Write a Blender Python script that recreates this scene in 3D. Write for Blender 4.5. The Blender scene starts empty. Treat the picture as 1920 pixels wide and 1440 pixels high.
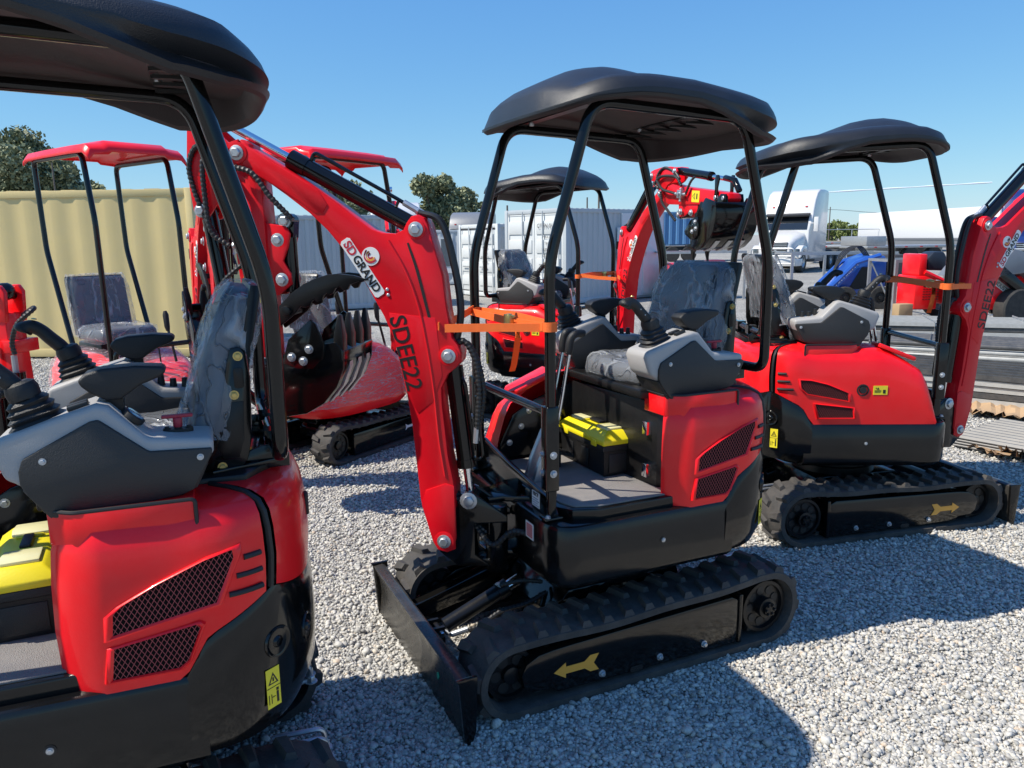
import bpy, bmesh, math, random
import numpy as np
from mathutils import Vector, Matrix
R = math.radians
random.seed(7)
S = bpy.context.scene
C = S.collection

# ------------------------------------------------------------------ camera, world, sun, exposure
cam_d = bpy.data.cameras.new("camera"); cam = bpy.data.objects.new("camera", cam_d); C.objects.link(cam)
S.camera = cam
F_PX, PITCH, ROLL, CH = 1450.3, -10.709, 0.746, 1.714
cam_d.sensor_width = 36.0; cam_d.lens = 36.0 * F_PX / 1920.0
cam_d.clip_start = 0.05; cam_d.clip_end = 3000
cam.location = (0, 0, CH)
cam.rotation_mode = 'QUATERNION'
_th, _ro = R(PITCH), R(ROLL)
_f = Vector((0, math.cos(_th), math.sin(_th))); _u = Vector((0, -math.sin(_th), math.cos(_th))); _r = Vector((1, 0, 0))
_r2 = _r * math.cos(_ro) - _u * math.sin(_ro); _u2 = _r * math.sin(_ro) + _u * math.cos(_ro)
_m = Matrix(((_r2.x, _u2.x, -_f.x), (_r2.y, _u2.y, -_f.y), (_r2.z, _u2.z, -_f.z)))
cam.rotation_quaternion = _m.to_quaternion()

SUN_EL = 52.0
SUN_DIR = Vector((-0.963 * math.cos(R(SUN_EL)), -0.270 * math.cos(R(SUN_EL)), math.sin(R(SUN_EL))))
W = bpy.data.worlds.new("World"); S.world = W; W.use_nodes = True
wn = W.node_tree.nodes; wl = W.node_tree.links
sky = wn.new('ShaderNodeTexSky'); sky.sky_type = 'NISHITA'; sky.sun_disc = False
sky.sun_elevation = R(SUN_EL); sky.sun_rotation = math.atan2(SUN_DIR.x, SUN_DIR.y)
sky.altitude = 50; sky.air_density = 1.0; sky.dust_density = 0.12; sky.ozone_density = 3.4
# a clear, deep blue autumn sky: tone each channel of the sky towards the photographed colour
_sep = wn.new('ShaderNodeSeparateColor'); _cmb = wn.new('ShaderNodeCombineColor'); wl.new(sky.outputs[0], _sep.inputs[0])
for _k, (_g, _c) in enumerate(((.93, .56), (.70, 1.16), (.32, 2.95))):
    _p = wn.new('ShaderNodeMath'); _p.operation = 'POWER'; _p.inputs[1].default_value = _g; wl.new(_sep.outputs[_k], _p.inputs[0])
    _q = wn.new('ShaderNodeMath'); _q.operation = 'MULTIPLY'; _q.inputs[1].default_value = _c; wl.new(_p.outputs[0], _q.inputs[0]); wl.new(_q.outputs[0], _cmb.inputs[_k])
wl.new(_cmb.outputs[0], wn['Background'].inputs[0]); wn['Background'].inputs[1].default_value = 0.108
sd = bpy.data.lights.new("sun", 'SUN'); sd.energy = 4.1; sd.angle = R(0.5); sd.color = (1.0, 0.935, 0.83)
so = bpy.data.objects.new("sun", sd); C.objects.link(so)
so.rotation_euler = (-SUN_DIR).to_track_quat('-Z', 'Y').to_euler()
S.view_settings.view_transform = 'Standard'; S.view_settings.look = 'None'
S.view_settings.exposure = 0.62; S.view_settings.gamma = 1.0
S.cycles.max_bounces = 7; S.cycles.transparent_max_bounces = 14

def ray(u, v):
    d = _f + _r2 * ((u - 960) / F_PX) + _u2 * (-(v - 720) / F_PX)
    return d
def at(u, v, Y):            # world point at depth Y that shows at photo pixel (u, v)
    d = ray(u, v); return Vector((0, 0, CH)) + d * (Y / d.y)
def gpt(u, v, z=0.0):       # world point at height z that shows at photo pixel
    d = ray(u, v); return Vector((0, 0, CH)) + d * ((z - CH) / d.z)

# ------------------------------------------------------------------ materials
MT = {}
def nodes_of(name):
    m = bpy.data.materials.new(name); m.use_nodes = True
    return m, m.node_tree.nodes, m.node_tree.links, m.node_tree.nodes['Principled BSDF']
def paint(name, col, rough=.4, metal=0., coat=0., bump=0., bscale=80., var=0.08, vscale=6., dust=0., spec=.5, dustcol=(.45, .40, .34)):
    """plain surface with slight tone variation, fine bump and dust in irregular patches"""
    m, n, l, b = nodes_of(name)
    tc = n.new('ShaderNodeTexCoord')
    nz = n.new('ShaderNodeTexNoise'); nz.inputs['Scale'].default_value = vscale; nz.inputs['Detail'].default_value = 6
    l.new(tc.outputs['Object'], nz.inputs['Vector'])
    mx = n.new('ShaderNodeMix'); mx.data_type = 'RGBA'
    mx.inputs[6].default_value = (*[c * (1 - var) for c in col], 1); mx.inputs[7].default_value = (*[min(1, c * (1 + var)) for c in col], 1)
    l.new(nz.outputs[0], mx.inputs[0]); out = mx.outputs[2]
    if dust > 0:
        n2 = n.new('ShaderNodeTexNoise'); n2.inputs['Scale'].default_value = 9; n2.inputs['Detail'].default_value = 9; n2.inputs['Roughness'].default_value = .7
        l.new(tc.outputs['Object'], n2.inputs['Vector'])
        rp = n.new('ShaderNodeValToRGB'); rp.color_ramp.elements[0].position = .38; rp.color_ramp.elements[1].position = .8
        rp.color_ramp.elements[1].color = (dust, dust, dust, 1)
        l.new(n2.outputs[0], rp.inputs[0])
        m2 = n.new('ShaderNodeMix'); m2.data_type = 'RGBA'; m2.inputs[7].default_value = (*dustcol, 1)
        l.new(rp.outputs[0], m2.inputs[0]); l.new(out, m2.inputs[6]); out = m2.outputs[2]
        mr = n.new('ShaderNodeMapRange'); mr.inputs[3].default_value = rough; mr.inputs[4].default_value = min(1, rough + .35)
        l.new(rp.outputs[0], mr.inputs[0]); l.new(mr.outputs[0], b.inputs['Roughness'])
    else:
        mr = n.new('ShaderNodeMapRange'); mr.inputs[3].default_value = rough * .85; mr.inputs[4].default_value = min(1, rough * 1.2)
        l.new(nz.outputs[0], mr.inputs[0]); l.new(mr.outputs[0], b.inputs['Roughness'])
    l.new(out, b.inputs['Base Color'])
    b.inputs['Metallic'].default_value = metal; b.inputs['Coat Weight'].default_value = coat; b.inputs['Coat Roughness'].default_value = .06
    b.inputs['Specular IOR Level'].default_value = spec
    if bump > 0:
        n3 = n.new('ShaderNodeTexNoise'); n3.inputs['Scale'].default_value = bscale; n3.inputs['Detail'].default_value = 3
        l.new(tc.outputs['Object'], n3.inputs['Vector'])
        bp = n.new('ShaderNodeBump'); bp.inputs['Strength'].default_value = bump; bp.inputs['Distance'].default_value = .004
        l.new(n3.outputs[0], bp.inputs['Height']); l.new(bp.outputs[0], b.inputs['Normal'])
    MT[name] = m; return m
paint('red', (.90, .005, .010), .30, coat=.32, var=.07, vscale=3, bump=.08, bscale=140, spec=.3, dust=.03, dustcol=(.8, .5, .45))
paint('red_boom', (.72, .005, .014), .34, coat=.15, var=.08, vscale=3, bump=.10, bscale=140, spec=.25, dust=.02, dustcol=(.8, .5, .45))
paint('panel_gloss', (.004, .004, .004), .05, coat=.6, spec=.8, bump=.01, bscale=5)
MT['panel_gloss'].node_tree.nodes['Principled BSDF'].inputs['IOR'].default_value = 2.6
paint('blade_black', (.026, .025, .023), .24, dust=.30, bump=.15, bscale=14, dustcol=(.16, .14, .12))
paint('stock_dark', (.07, .072, .075), .45, metal=.3, var=.3, dust=.2)
paint('stock_pale', (.46, .46, .44), .5, metal=.2, var=.25, vscale=14, dust=.2)
paint('red_dark', (.16, .006, .012), .35, coat=.2)
paint('gloss_black', (.004, .004, .004), .12, coat=.12, spec=.4, dust=.006, bump=.05, bscale=12)
paint('satin_black', (.006, .006, .0065), .32, spec=.35, dust=.02, bump=.12, bscale=60)
paint('deck_black', (.0045, .0045, .0045), .16, coat=.1, spec=.4, dust=.010, bump=.04, bscale=9)
paint('plastic_black', (.009, .009, .010), .46, bump=.4, bscale=420)
paint('canopy_black', (.013, .0145, .018), .42, bump=.35, bscale=300, dust=.02, var=.12)
paint('canopy_under', (.030, .019, .019), .55, bump=.2, bscale=200)
paint('console_dark', (.024, .023, .022), .5, bump=.35, bscale=380)
paint('console_grey', (.36, .35, .34), .48, bump=.25, bscale=380)
paint('rubber', (.034, .032, .030), .72, bump=.5, bscale=110, dust=.34, dustcol=(.22, .19, .16), var=.2)
paint('rubber_dusty', (.10, .085, .07), .85, bump=.5, bscale=110, dust=.5, dustcol=(.33, .28, .22), var=.2)
paint('hose', (.02, .02, .02), .45)
paint('steel', (.62, .62, .60), .3, metal=1., var=.15, vscale=40)
paint('zinc', (.50, .52, .54), .42, metal=.85, var=.2, vscale=60)
paint('brass', (.55, .42, .16), .35, metal=.9)
paint('chrome', (.75, .76, .78), .12, metal=1.)
paint('galv', (.42, .43, .44), .45, metal=.6, var=.25, vscale=14, dust=.3)
paint('yellow', (.80, .66, .015), .38, bump=.1, bscale=200)
paint('clear_lid', (.70, .66, .36), .25, bump=.1)
paint('sticker_yellow', (.82, .68, .03), .4)
paint('sticker_white', (.78, .78, .76), .45)
paint('sticker_red', (.55, .03, .04), .45)
paint('ink', (.012, .012, .012), .5)
paint('logo_red', (.50, .02, .04), .5)
paint('arrow_gold', (.80, .36, .05), .45)
paint('orange', (.95, .16, .02), .62, bump=.6, bscale=500, var=.12, vscale=50)
paint('handle_red', (.40, .02, .04), .4)
paint('gauge_blue', (.02, .14, .30), .15, coat=1.)
paint('green_dot', (.02, .5, .3), .5)
paint('vinyl', (.018, .022, .032), .38, bump=.3, bscale=40)
paint('cardboard', (.44, .29, .16), .85, bump=.4, bscale=30, var=.18)
paint('wood', (.38, .26, .14), .8, bump=.3, bscale=30, var=.25)
paint('cream', (.64, .50, .22), .5, dust=.10, bump=.1, bscale=8, var=.06, vscale=2)
paint('office_white', (.60, .62, .62), .45, var=.05, vscale=2, dust=.10)
paint('office_grey', (.42, .455, .48), .5, var=.06, vscale=2, dust=.12)
paint('door_panel', (.60, .63, .65), .5)
paint('gasket', (.05, .05, .055), .7)
paint('window_glass', (.10, .12, .13), .08, coat=1.)
paint('blue_box', (.07, .21, .42), .5, dust=.2)
paint('blue_paint', (.02, .09, .40), .3, coat=.4)
paint('navy_paint', (.01, .025, .13), .3, coat=.5)
paint('truck_white', (.62, .62, .62), .25, coat=.5, dust=.06)
paint('truck_grey', (.16, .17, .19), .4, coat=.3)
paint('trailer_white', (.66, .67, .69), .5)
paint('dark_glass', (.015, .018, .022), .06, coat=1.)
paint('tyre', (.022, .022, .022), .8, bump=.4, dust=.25, dustcol=(.2, .18, .15))
paint('bark', (.09, .07, .05), .9, bump=.8, bscale=20)
paint('pole_wood', (.12, .10, .085), .85)
paint('wall_tan', (.30, .27, .23), .8)
paint('floor_mat', (.19, .18, .175), .88, bump=.8, bscale=300, dust=.25, var=.2)
paint('light_lens', (.22, .06, .07), .18, coat=1.)
paint('contrail', (.75, .8, .86), 1.)

def leaf_mat(name, c1, c2, sc=1.2):
    m, n, l, b = nodes_of(name)
    g = n.new('ShaderNodeNewGeometry'); tc = n.new('ShaderNodeTexCoord')
    nz = n.new('ShaderNodeTexNoise'); nz.inputs['Scale'].default_value = sc; l.new(tc.outputs['Object'], nz.inputs['Vector'])
    ad = n.new('ShaderNodeMath'); ad.operation = 'ADD'; l.new(g.outputs['Random Per Island'], ad.inputs[0]); l.new(nz.outputs[0], ad.inputs[1])
    ml = n.new('ShaderNodeMath'); ml.operation = 'MULTIPLY'; ml.inputs[1].default_value = .55; l.new(ad.outputs[0], ml.inputs[0])
    mx = n.new('ShaderNodeMix'); mx.data_type = 'RGBA'; mx.inputs[6].default_value = (*c1, 1); mx.inputs[7].default_value = (*c2, 1)
    l.new(ml.outputs[0], mx.inputs[0]); l.new(mx.outputs[2], b.inputs['Base Color']); b.inputs['Roughness'].default_value = .65
    MT[name] = m
leaf_mat('leaf_oak', (.08, .10, .05), (.30, .32, .17))
leaf_mat('leaf_orchard', (.07, .11, .025), (.24, .28, .08))

def film_mat(name, tint, base, peak, lo, hi, scale, stretch, rough=.08, bumps=.9):
    """thin clear plastic film: nearly transparent sheet with sharp milky creases and glossy highlights"""
    m, n, l, b = nodes_of(name)
    tc = n.new('ShaderNodeTexCoord'); mp = n.new('ShaderNodeMapping'); mp.inputs['Scale'].default_value = stretch
    mp.inputs['Rotation'].default_value = (.35, .3, .5)
    l.new(tc.outputs['Object'], mp.inputs['Vector'])
    def crease(sc, wid, dist):
        nz = n.new('ShaderNodeTexNoise'); nz.inputs['Scale'].default_value = sc; nz.inputs['Detail'].default_value = 2; nz.inputs['Distortion'].default_value = dist; l.new(mp.outputs[0], nz.inputs['Vector'])
        a = n.new('ShaderNodeMath'); a.operation = 'SUBTRACT'; a.inputs[1].default_value = .5; l.new(nz.outputs[0], a.inputs[0])
        c = n.new('ShaderNodeMath'); c.operation = 'ABSOLUTE'; l.new(a.outputs[0], c.inputs[0])
        r = n.new('ShaderNodeMapRange'); r.inputs[1].default_value = 0; r.inputs[2].default_value = wid; r.inputs[3].default_value = 1; r.inputs[4].default_value = 0; l.new(c.outputs[0], r.inputs[0]); return r, nz
    c1, z1 = crease(scale, lo, .7); c2, z2 = crease(scale * 2.3, hi, .4)
    mxx = n.new('ShaderNodeMath'); mxx.operation = 'MAXIMUM'; l.new(c1.outputs[0], mxx.inputs[0]); l.new(c2.outputs[0], mxx.inputs[1]); nz = mxx
    rp = n.new('ShaderNodeMapRange'); rp.inputs[3].default_value = base; rp.inputs[4].default_value = peak
    l.new(mxx.outputs[0], rp.inputs[0]); l.new(rp.outputs[0], b.inputs['Alpha'])
    b.inputs['Base Color'].default_value = (*tint, 1); b.inputs['Roughness'].default_value = rough; b.inputs['Specular IOR Level'].default_value = 1.0
    bp = n.new('ShaderNodeBump'); bp.inputs['Strength'].default_value = bumps; bp.inputs['Distance'].default_value = .012
    l.new(nz.outputs[0], bp.inputs['Height']); l.new(bp.outputs[0], b.inputs['Normal'])
    MT[name] = m
film_mat('seat_film', (.80, .84, .90), .17, .42, .030, .016, 5, (1, 1, .5), bumps=1.)
film_mat('body_film', (.95, .78, .84), .12, .50, .035, .030, 3.0, (1, .5, 9), rough=.15, bumps=.7)

def grille_mat():
    m, n, l, b = nodes_of('grille')
    tc = n.new('ShaderNodeTexCoord'); sp = n.new('ShaderNodeSeparateXYZ'); l.new(tc.outputs['Object'], sp.inputs[0])
    def diag(sgn):
        a = n.new('ShaderNodeMath'); a.operation = 'MULTIPLY'; a.inputs[1].default_value = .62 * sgn; l.new(sp.outputs[2], a.inputs[0])
        s = n.new('ShaderNodeMath'); s.operation = 'ADD'; l.new(a.outputs[0], s.inputs[0]); l.new(sp.outputs[0], s.inputs[1])
        k = n.new('ShaderNodeMath'); k.operation = 'MULTIPLY'; k.inputs[1].default_value = 1 / .0125; l.new(s.outputs[0], k.inputs[0])
        fr = n.new('ShaderNodeMath'); fr.operation = 'FRACT'; l.new(k.outputs[0], fr.inputs[0])
        g = n.new('ShaderNodeMath'); g.operation = 'LESS_THAN'; g.inputs[1].default_value = .13; l.new(fr.outputs[0], g.inputs[0])
        return g
    a, c = diag(1), diag(-1)
    mx = n.new('ShaderNodeMath'); mx.operation = 'MAXIMUM'; l.new(a.outputs[0], mx.inputs[0]); l.new(c.outputs[0], mx.inputs[1])
    cm = n.new('ShaderNodeMix'); cm.data_type = 'RGBA'; cm.inputs[6].default_value = (.006, .004, .004, 1); cm.inputs[7].default_value = (.40, .10, .10, 1)
    l.new(mx.outputs[0], cm.inputs[0]); l.new(cm.outputs[2], b.inputs['Base Color']); b.inputs['Roughness'].default_value = .7; b.inputs['Specular IOR Level'].default_value = .06
    bp = n.new('ShaderNodeBump'); bp.inputs['Distance'].default_value = .003; l.new(mx.outputs[0], bp.inputs['Height']); l.new(bp.outputs[0], b.inputs['Normal'])
    MT['grille'] = m
grille_mat()

def gravel_ground():
    m, n, l, b = nodes_of('gravel_ground')
    tc = n.new('ShaderNodeTexCoord')
    vo = n.new('ShaderNodeTexVoronoi'); vo.inputs['Scale'].default_value = 42; vo.inputs['Randomness'].default_value = 1
    l.new(tc.outputs['Object'], vo.inputs['Vector'])
    sp = n.new('ShaderNodeSeparateColor'); l.new(vo.outputs['Color'], sp.inputs[0])
    rp = n.new('ShaderNodeValToRGB'); e = rp.color_ramp.elements
    e[0].color = (.26, .25, .23, 1); e[1].color = (.66, .63, .56, 1)
    e2 = rp.color_ramp.elements.new(.5); e2.color = (.46, .44, .40, 1)
    l.new(sp.outputs[0], rp.inputs[0])
    big = n.new('ShaderNodeTexNoise'); big.inputs['Scale'].default_value = .55; big.inputs['Detail'].default_value = 6; l.new(tc.outputs['Object'], big.inputs['Vector'])
    br = n.new('ShaderNodeMapRange'); br.inputs[1].default_value = .35; br.inputs[2].default_value = .7; br.inputs[3].default_value = .58; br.inputs[4].default_value = .78; l.new(big.outputs[0], br.inputs[0])
    mu = n.new('ShaderNodeMix'); mu.data_type = 'RGBA'; mu.blend_type = 'MULTIPLY'; mu.inputs[0].default_value = 1
    l.new(rp.outputs[0], mu.inputs[6]); l.new(br.outputs[0], mu.inputs[7])
    l.new(mu.outputs[2], b.inputs['Base Color']); b.inputs['Roughness'].default_value = .9
    bp = n.new('ShaderNodeBump'); bp.inputs['Strength'].default_value = 1; bp.inputs['Distance'].default_value = .02
    iv = n.new('ShaderNodeMath'); iv.operation = 'SUBTRACT'; iv.inputs[0].default_value = 1; l.new(vo.outputs['Distance'], iv.inputs[1])
    l.new(iv.outputs[0], bp.inputs['Height']); l.new(bp.outputs[0], b.inputs['Normal'])
    MT['gravel_ground'] = m
    m, n, l, b = nodes_of('stone')
    g = n.new('ShaderNodeNewGeometry'); rp = n.new('ShaderNodeValToRGB'); e = rp.color_ramp.elements
    e[0].color = (.28, .272, .25, 1); e[1].color = (.74, .71, .63, 1)
    for p, c in ((.35, (.44, .427, .395)), (.7, (.57, .548, .495)), (.92, (.56, .525, .45)), (.97, (.52, .42, .32))):
        q = rp.color_ramp.elements.new(p); q.color = (*c, 1)
    l.new(g.outputs['Random Per Island'], rp.inputs[0])
    tc = n.new('ShaderNodeTexCoord'); nz = n.new('ShaderNodeTexNoise'); nz.inputs['Scale'].default_value = 130; nz.inputs['Detail'].default_value = 4; l.new(tc.outputs['Object'], nz.inputs['Vector'])
    mr = n.new('ShaderNodeMapRange'); mr.inputs[1].default_value = .3; mr.inputs[2].default_value = .7; mr.inputs[3].default_value = .8; mr.inputs[4].default_value = 1.15; l.new(nz.outputs[0], mr.inputs[0])
    mu = n.new('ShaderNodeMix'); mu.data_type = 'RGBA'; mu.blend_type = 'MULTIPLY'; mu.inputs[0].default_value = 1
    l.new(rp.outputs[0], mu.inputs[6]); l.new(mr.outputs[0], mu.inputs[7]); l.new(mu.outputs[2], b.inputs['Base Color']); b.inputs['Roughness'].default_value = .85
    MT['stone'] = m
gravel_ground()

# ------------------------------------------------------------------ mesh helpers
def frame(d, up=Vector((0, 0, 1))):
    d = Vector(d).normalized()
    if abs(d.dot(up)) > .98: up = Vector((1, 0, 0))
    x = up.cross(d).normalized(); y = d.cross(x).normalized()
    return x, y, d
class MB:
    def __init__(s): s.v = []; s.f = []; s.mi = []; s.cur = 0; s.flat = []
    def add(s, vs, fs):
        o = len(s.v); s.v += [tuple(v) for v in vs]; s.f += [tuple(o + i for i in f) for f in fs]; s.mi += [s.cur] * len(fs); return s
    def box(s, c, d, rz=0., ry=0., rx=0.):
        m = Matrix.Rotation(rz, 3, 'Z') @ Matrix.Rotation(ry, 3, 'Y') @ Matrix.Rotation(rx, 3, 'X'); c = Vector(c)
        vs = [c + m @ Vector((x * d[0] / 2, y * d[1] / 2, z * d[2] / 2)) for x in (-1, 1) for y in (-1, 1) for z in (-1, 1)]
        return s.add(vs, [(0, 1, 3, 2), (4, 6, 7, 5), (0, 4, 5, 1), (2, 3, 7, 6), (0, 2, 6, 4), (1, 5, 7, 3)])
    def bx(s, x0, x1, y0, y1, z0, z1): return s.box(((x0 + x1) / 2, (y0 + y1) / 2, (z0 + z1) / 2), (abs(x1 - x0), abs(y1 - y0), abs(z1 - z0)))
    def rings(s, rs, cap=True, closed=True):
        n = len(rs[0]); vs = [p for r in rs for p in r]; fs = []
        for i in range(len(rs) - 1):
            for j in range(n if closed else n - 1):
                k = (j + 1) % n; fs.append((i * n + j, i * n + k, (i + 1) * n + k, (i + 1) * n + j))
        if cap: fs.append(tuple(range(n - 1, -1, -1))); fs.append(tuple((len(rs) - 1) * n + j for j in range(n)))
        return s.add(vs, fs)
    def cyl(s, a, b, r, r2=None, seg=16, cap=True):
        a, b = Vector(a), Vector(b); x, y, d = frame(b - a); r2 = r if r2 is None else r2
        cs = [(math.cos(2 * math.pi * i / seg), math.sin(2 * math.pi * i / seg)) for i in range(seg)]
        return s.rings([[a + x * c * r + y * t * r for c, t in cs], [b + x * c * r2 + y * t * r2 for c, t in cs]], cap)
    def lathe(s, a, d, prof, seg=20):
        a = Vector(a); x, y, d = frame(d); cs = [(math.cos(2 * math.pi * i / seg), math.sin(2 * math.pi * i / seg)) for i in range(seg)]
        return s.rings([[a + d * t + x * c * r + y * q * r for c, q in cs] for t, r in prof])
    def tube(s, path, r, seg=10, cap=True, flat=None, up=Vector((0, 0, 1))):
        P = [Vector(p) for p in path]; n = len(P); rr = r if isinstance(r, (list, tuple)) else [r] * n; out = []; px = None
        for i in range(n):
            d = (P[min(i + 1, n - 1)] - P[max(i - 1, 0)])
            if d.length < 1e-9: d = Vector((0, 0, 1))
            d.normalize()
            if px is None: x, y, _ = frame(d, up)
            else:
                x = px - d * px.dot(d)
                x = x.normalized() if x.length > 1e-6 else frame(d)[0]
                y = d.cross(x)
            px = x
            fy = 1 if flat is None else flat
            out.append([P[i] + x * math.cos(2 * math.pi * k / seg) * rr[i] + y * math.sin(2 * math.pi * k / seg) * rr[i] * fy for k in range(seg)])
        return s.rings(out, cap)
    def prism(s, pts, a0, a1, ax='y'):
        """outline in the plane across axis ax, from a0 to a1"""
        def p3(p, a): return {'y': (p[0], a, p[1]), 'x': (a, p[0], p[1]), 'z': (p[0], p[1], a)}[ax]
        n = len(pts); ar = sum(pts[i][0] * pts[(i + 1) % n][1] - pts[(i + 1) % n][0] * pts[i][1] for i in range(n))
        if ar < 0: pts = pts[::-1]
        vs = [p3(p, a0) for p in pts] + [p3(p, a1) for p in pts]
        return s.add(vs, [tuple(range(n)), tuple(range(2 * n - 1, n - 1, -1))] + [(i, i + n, (i + 1) % n + n, (i + 1) % n) for i in range(n)])
    def bolt(s, p, d, r=.012, h=.009):
        p = Vector(p); x, y, d = frame(d)
        s.cyl(p, p + d * .0025, r * 1.45, seg=14)
        a = [(math.cos(math.pi * i / 3), math.sin(math.pi * i / 3)) for i in range(6)]
        q = p + d * .0025
        return s.rings([[q + x * c * r + y * t * r for c, t in a], [q + d * h * .8 + x * c * r + y * t * r for c, t in a], [q + d * h + x * c * r * .8 + y * t * r * .8 for c, t in a]])
    def ball(s, c, r, seg=12, sc=(1, 1, 1)):
        c = Vector(c); rs = []
        for i in range(1, seg // 2 + 1):
            t = math.pi * i / (seg // 2 + 1)
            rs.append([c + Vector((math.sin(t) * math.cos(2 * math.pi * k / seg) * r * sc[0], math.sin(t) * math.sin(2 * math.pi * k / seg) * r * sc[1], math.cos(t) * r * sc[2])) for k in range(seg)])
        return s.rings(rs)
    def mesh(s, name, mats, bevel=0., bseg=2, angle=35., smooth=True):
        me = bpy.data.meshes.new(name); me.from_pydata(s.v, [], s.f); me.polygons.foreach_set('material_index', s.mi)
        bm = bmesh.new(); bm.from_mesh(me)
        bmesh.ops.recalc_face_normals(bm, faces=bm.faces)
        if bevel > 0:
            es = [e for e in bm.edges if len(e.link_faces) == 2 and e.calc_face_angle(0) > R(40)]
            if es: bmesh.ops.bevel(bm, geom=es, offset=bevel, segments=bseg, profile=.5, affect='EDGES', clamp_overlap=True)
        bm.to_mesh(me); bm.free()
        for m in mats: me.materials.append(MT[m])
        if smooth:
            me.polygons.foreach_set('use_smooth', [True] * len(me.polygons)); me.set_sharp_from_angle(angle=R(angle))
        me.update(); return me
CACHE = {}
def place(name, me, parent=None, loc=(0, 0, 0), rz=0.):
    o = bpy.data.objects.new(name, me); C.objects.link(o); o.location = loc; o.rotation_euler = (0, 0, rz)
    if parent is not None: o.parent = parent
    return o
SPLIT = set('swing_arm webbing pin_bolt pin_boss weld_plate box_rib lid_organizer rivet wall_bolt bracket_bolt brass_bolt panel_screw grip_screw cutter_bolt deck_bolt deck_plug latch plate_recess slot_vent short_lever lock_rod window_pane boom_hose arm_hose blade_hose hose_bundle hose_fitting canopy_bracket canopy_rail wear_strip lift_arm grille_bar side_window hydraulic_cylinder hydraulic_hose stand bar_support switch_cap key_switch seam_rubber console_screw hydraulic_fitting cylinder_rod steel_band door_handle window_bars grille_guard bucket_link thumb_arm bearer'.split())
def islands(me):
    """split a mesh into its separate pieces; pieces whose boxes touch stay together"""
    n = len(me.vertices); par = list(range(n))
    def find(a):
        while par[a] != a: par[a] = par[par[a]]; a = par[a]
        return a
    for e in me.edges:
        a, b = find(e.vertices[0]), find(e.vertices[1])
        if a != b: par[a] = b
    g = {}
    for i in range(n): g.setdefault(find(i), []).append(i)
    co = [v.co for v in me.vertices]; bb = []
    for k, L in g.items(): bb.append([[min(co[i][a] for i in L) - .0012 for a in range(3)], [max(co[i][a] for i in L) + .0012 for a in range(3)], set(L)])
    ch = True
    while ch:
        ch = False
        for i in range(len(bb)):
            for j in range(len(bb) - 1, i, -1):
                if all(bb[i][0][a] <= bb[j][1][a] and bb[j][0][a] <= bb[i][1][a] for a in range(3)):
                    bb[i] = [[min(bb[i][0][a], bb[j][0][a]) for a in range(3)], [max(bb[i][1][a], bb[j][1][a]) for a in range(3)], bb[i][2] | bb[j][2]]; bb.pop(j); ch = True
            if ch: break
    if len(bb) < 2: return [me]
    out = []
    for lo, hi, S_ in bb:
        m2 = me.copy(); bm = bmesh.new(); bm.from_mesh(m2); bm.verts.ensure_lookup_table()
        bmesh.ops.delete(bm, geom=[v for v in bm.verts if v.index not in S_], context='VERTS'); bm.to_mesh(m2); bm.free(); out.append(m2)
    return out
def part(name, fn, mats, parent, key=None, loc=(0, 0, 0), rz=0., bevel=0., bseg=2, angle=35.):
    if isinstance(mats, str): mats = [mats]
    if name in SPLIT:
        if key is None or key not in CACHE:
            mb = MB(); fn(mb); L = islands(mb.mesh(name, mats, bevel, bseg, angle))
            if key is not None: CACHE[key] = L
        else: L = CACHE[key]
        return [place(name, m, parent, loc, rz) for m in L][0]
    if key is None or key not in CACHE:
        mb = MB(); fn(mb); me = mb.mesh(name, mats, bevel, bseg, angle)
        if key is not None: CACHE[key] = me
    else: me = CACHE[key]
    return place(name, me, parent, loc, rz)
def thing(name, label, cat, loc=(0, 0, 0), rz=0., group=None):
    o = bpy.data.objects.new(name, None); C.objects.link(o); o.location = loc; o.rotation_euler = (0, 0, rz); o.empty_display_size = .2
    o['label'] = label; o['category'] = cat
    if group: o['group'] = group
    return o
def tag(o, label, cat, group=None):
    o['label'] = label; o['category'] = cat
    if group: o['group'] = group
    return o
def struct(o, kind='structure'): o['kind'] = kind; return o

def fillet(pts, r, n=6):
    P = [Vector(p) for p in pts]; out = [P[0]]
    for i in range(1, len(P) - 1):
        a, b, c = P[i - 1], P[i], P[i + 1]; u = (a - b); w = (c - b); t = min(r, u.length * .48, w.length * .48)
        p0 = b + u.normalized() * t; p1 = b + w.normalized() * t
        for k in range(n + 1):
            s = k / n; out.append(p0 * (1 - s) ** 2 + b * 2 * s * (1 - s) + p1 * s * s)
    out.append(P[-1]); return out
def curve(pts, n=10):
    P = [Vector(p) for p in pts]; P = [P[0] * 2 - P[1]] + P + [P[-1] * 2 - P[-2]]; out = []
    for i in range(1, len(P) - 2):
        for k in range(n):
            t = k / n; a, b, c, d = P[i - 1], P[i], P[i + 1], P[i + 2]
            out.append(.5 * ((2 * b) + (c - a) * t + (2 * a - 5 * b + 4 * c - d) * t * t + (3 * b - a - 3 * c + d) * t ** 3))
    out.append(P[-2]); return out
def hose(mb, pts, r=.010, n=14, wrap=True):
    """spiral-wrapped hydraulic hose"""
    p = curve(pts, n)
    L = [0]
    for i in range(1, len(p)): L.append(L[-1] + (p[i] - p[i - 1]).length)
    step = .0042 if wrap else .02; m = max(4, int(L[-1] / step)); q = []; rr = []
    j = 0
    for i in range(m + 1):
        s = L[-1] * i / m
        while j < len(L) - 2 and L[j + 1] < s: j += 1
        t = (s - L[j]) / max(1e-9, L[j + 1] - L[j]); q.append(p[j].lerp(p[j + 1], t))
        rr.append(r * (1 + (.14 * math.sin(s / .017 * 2 * math.pi) if wrap else 0)))
    mb.tube(q, rr, 8)
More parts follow.
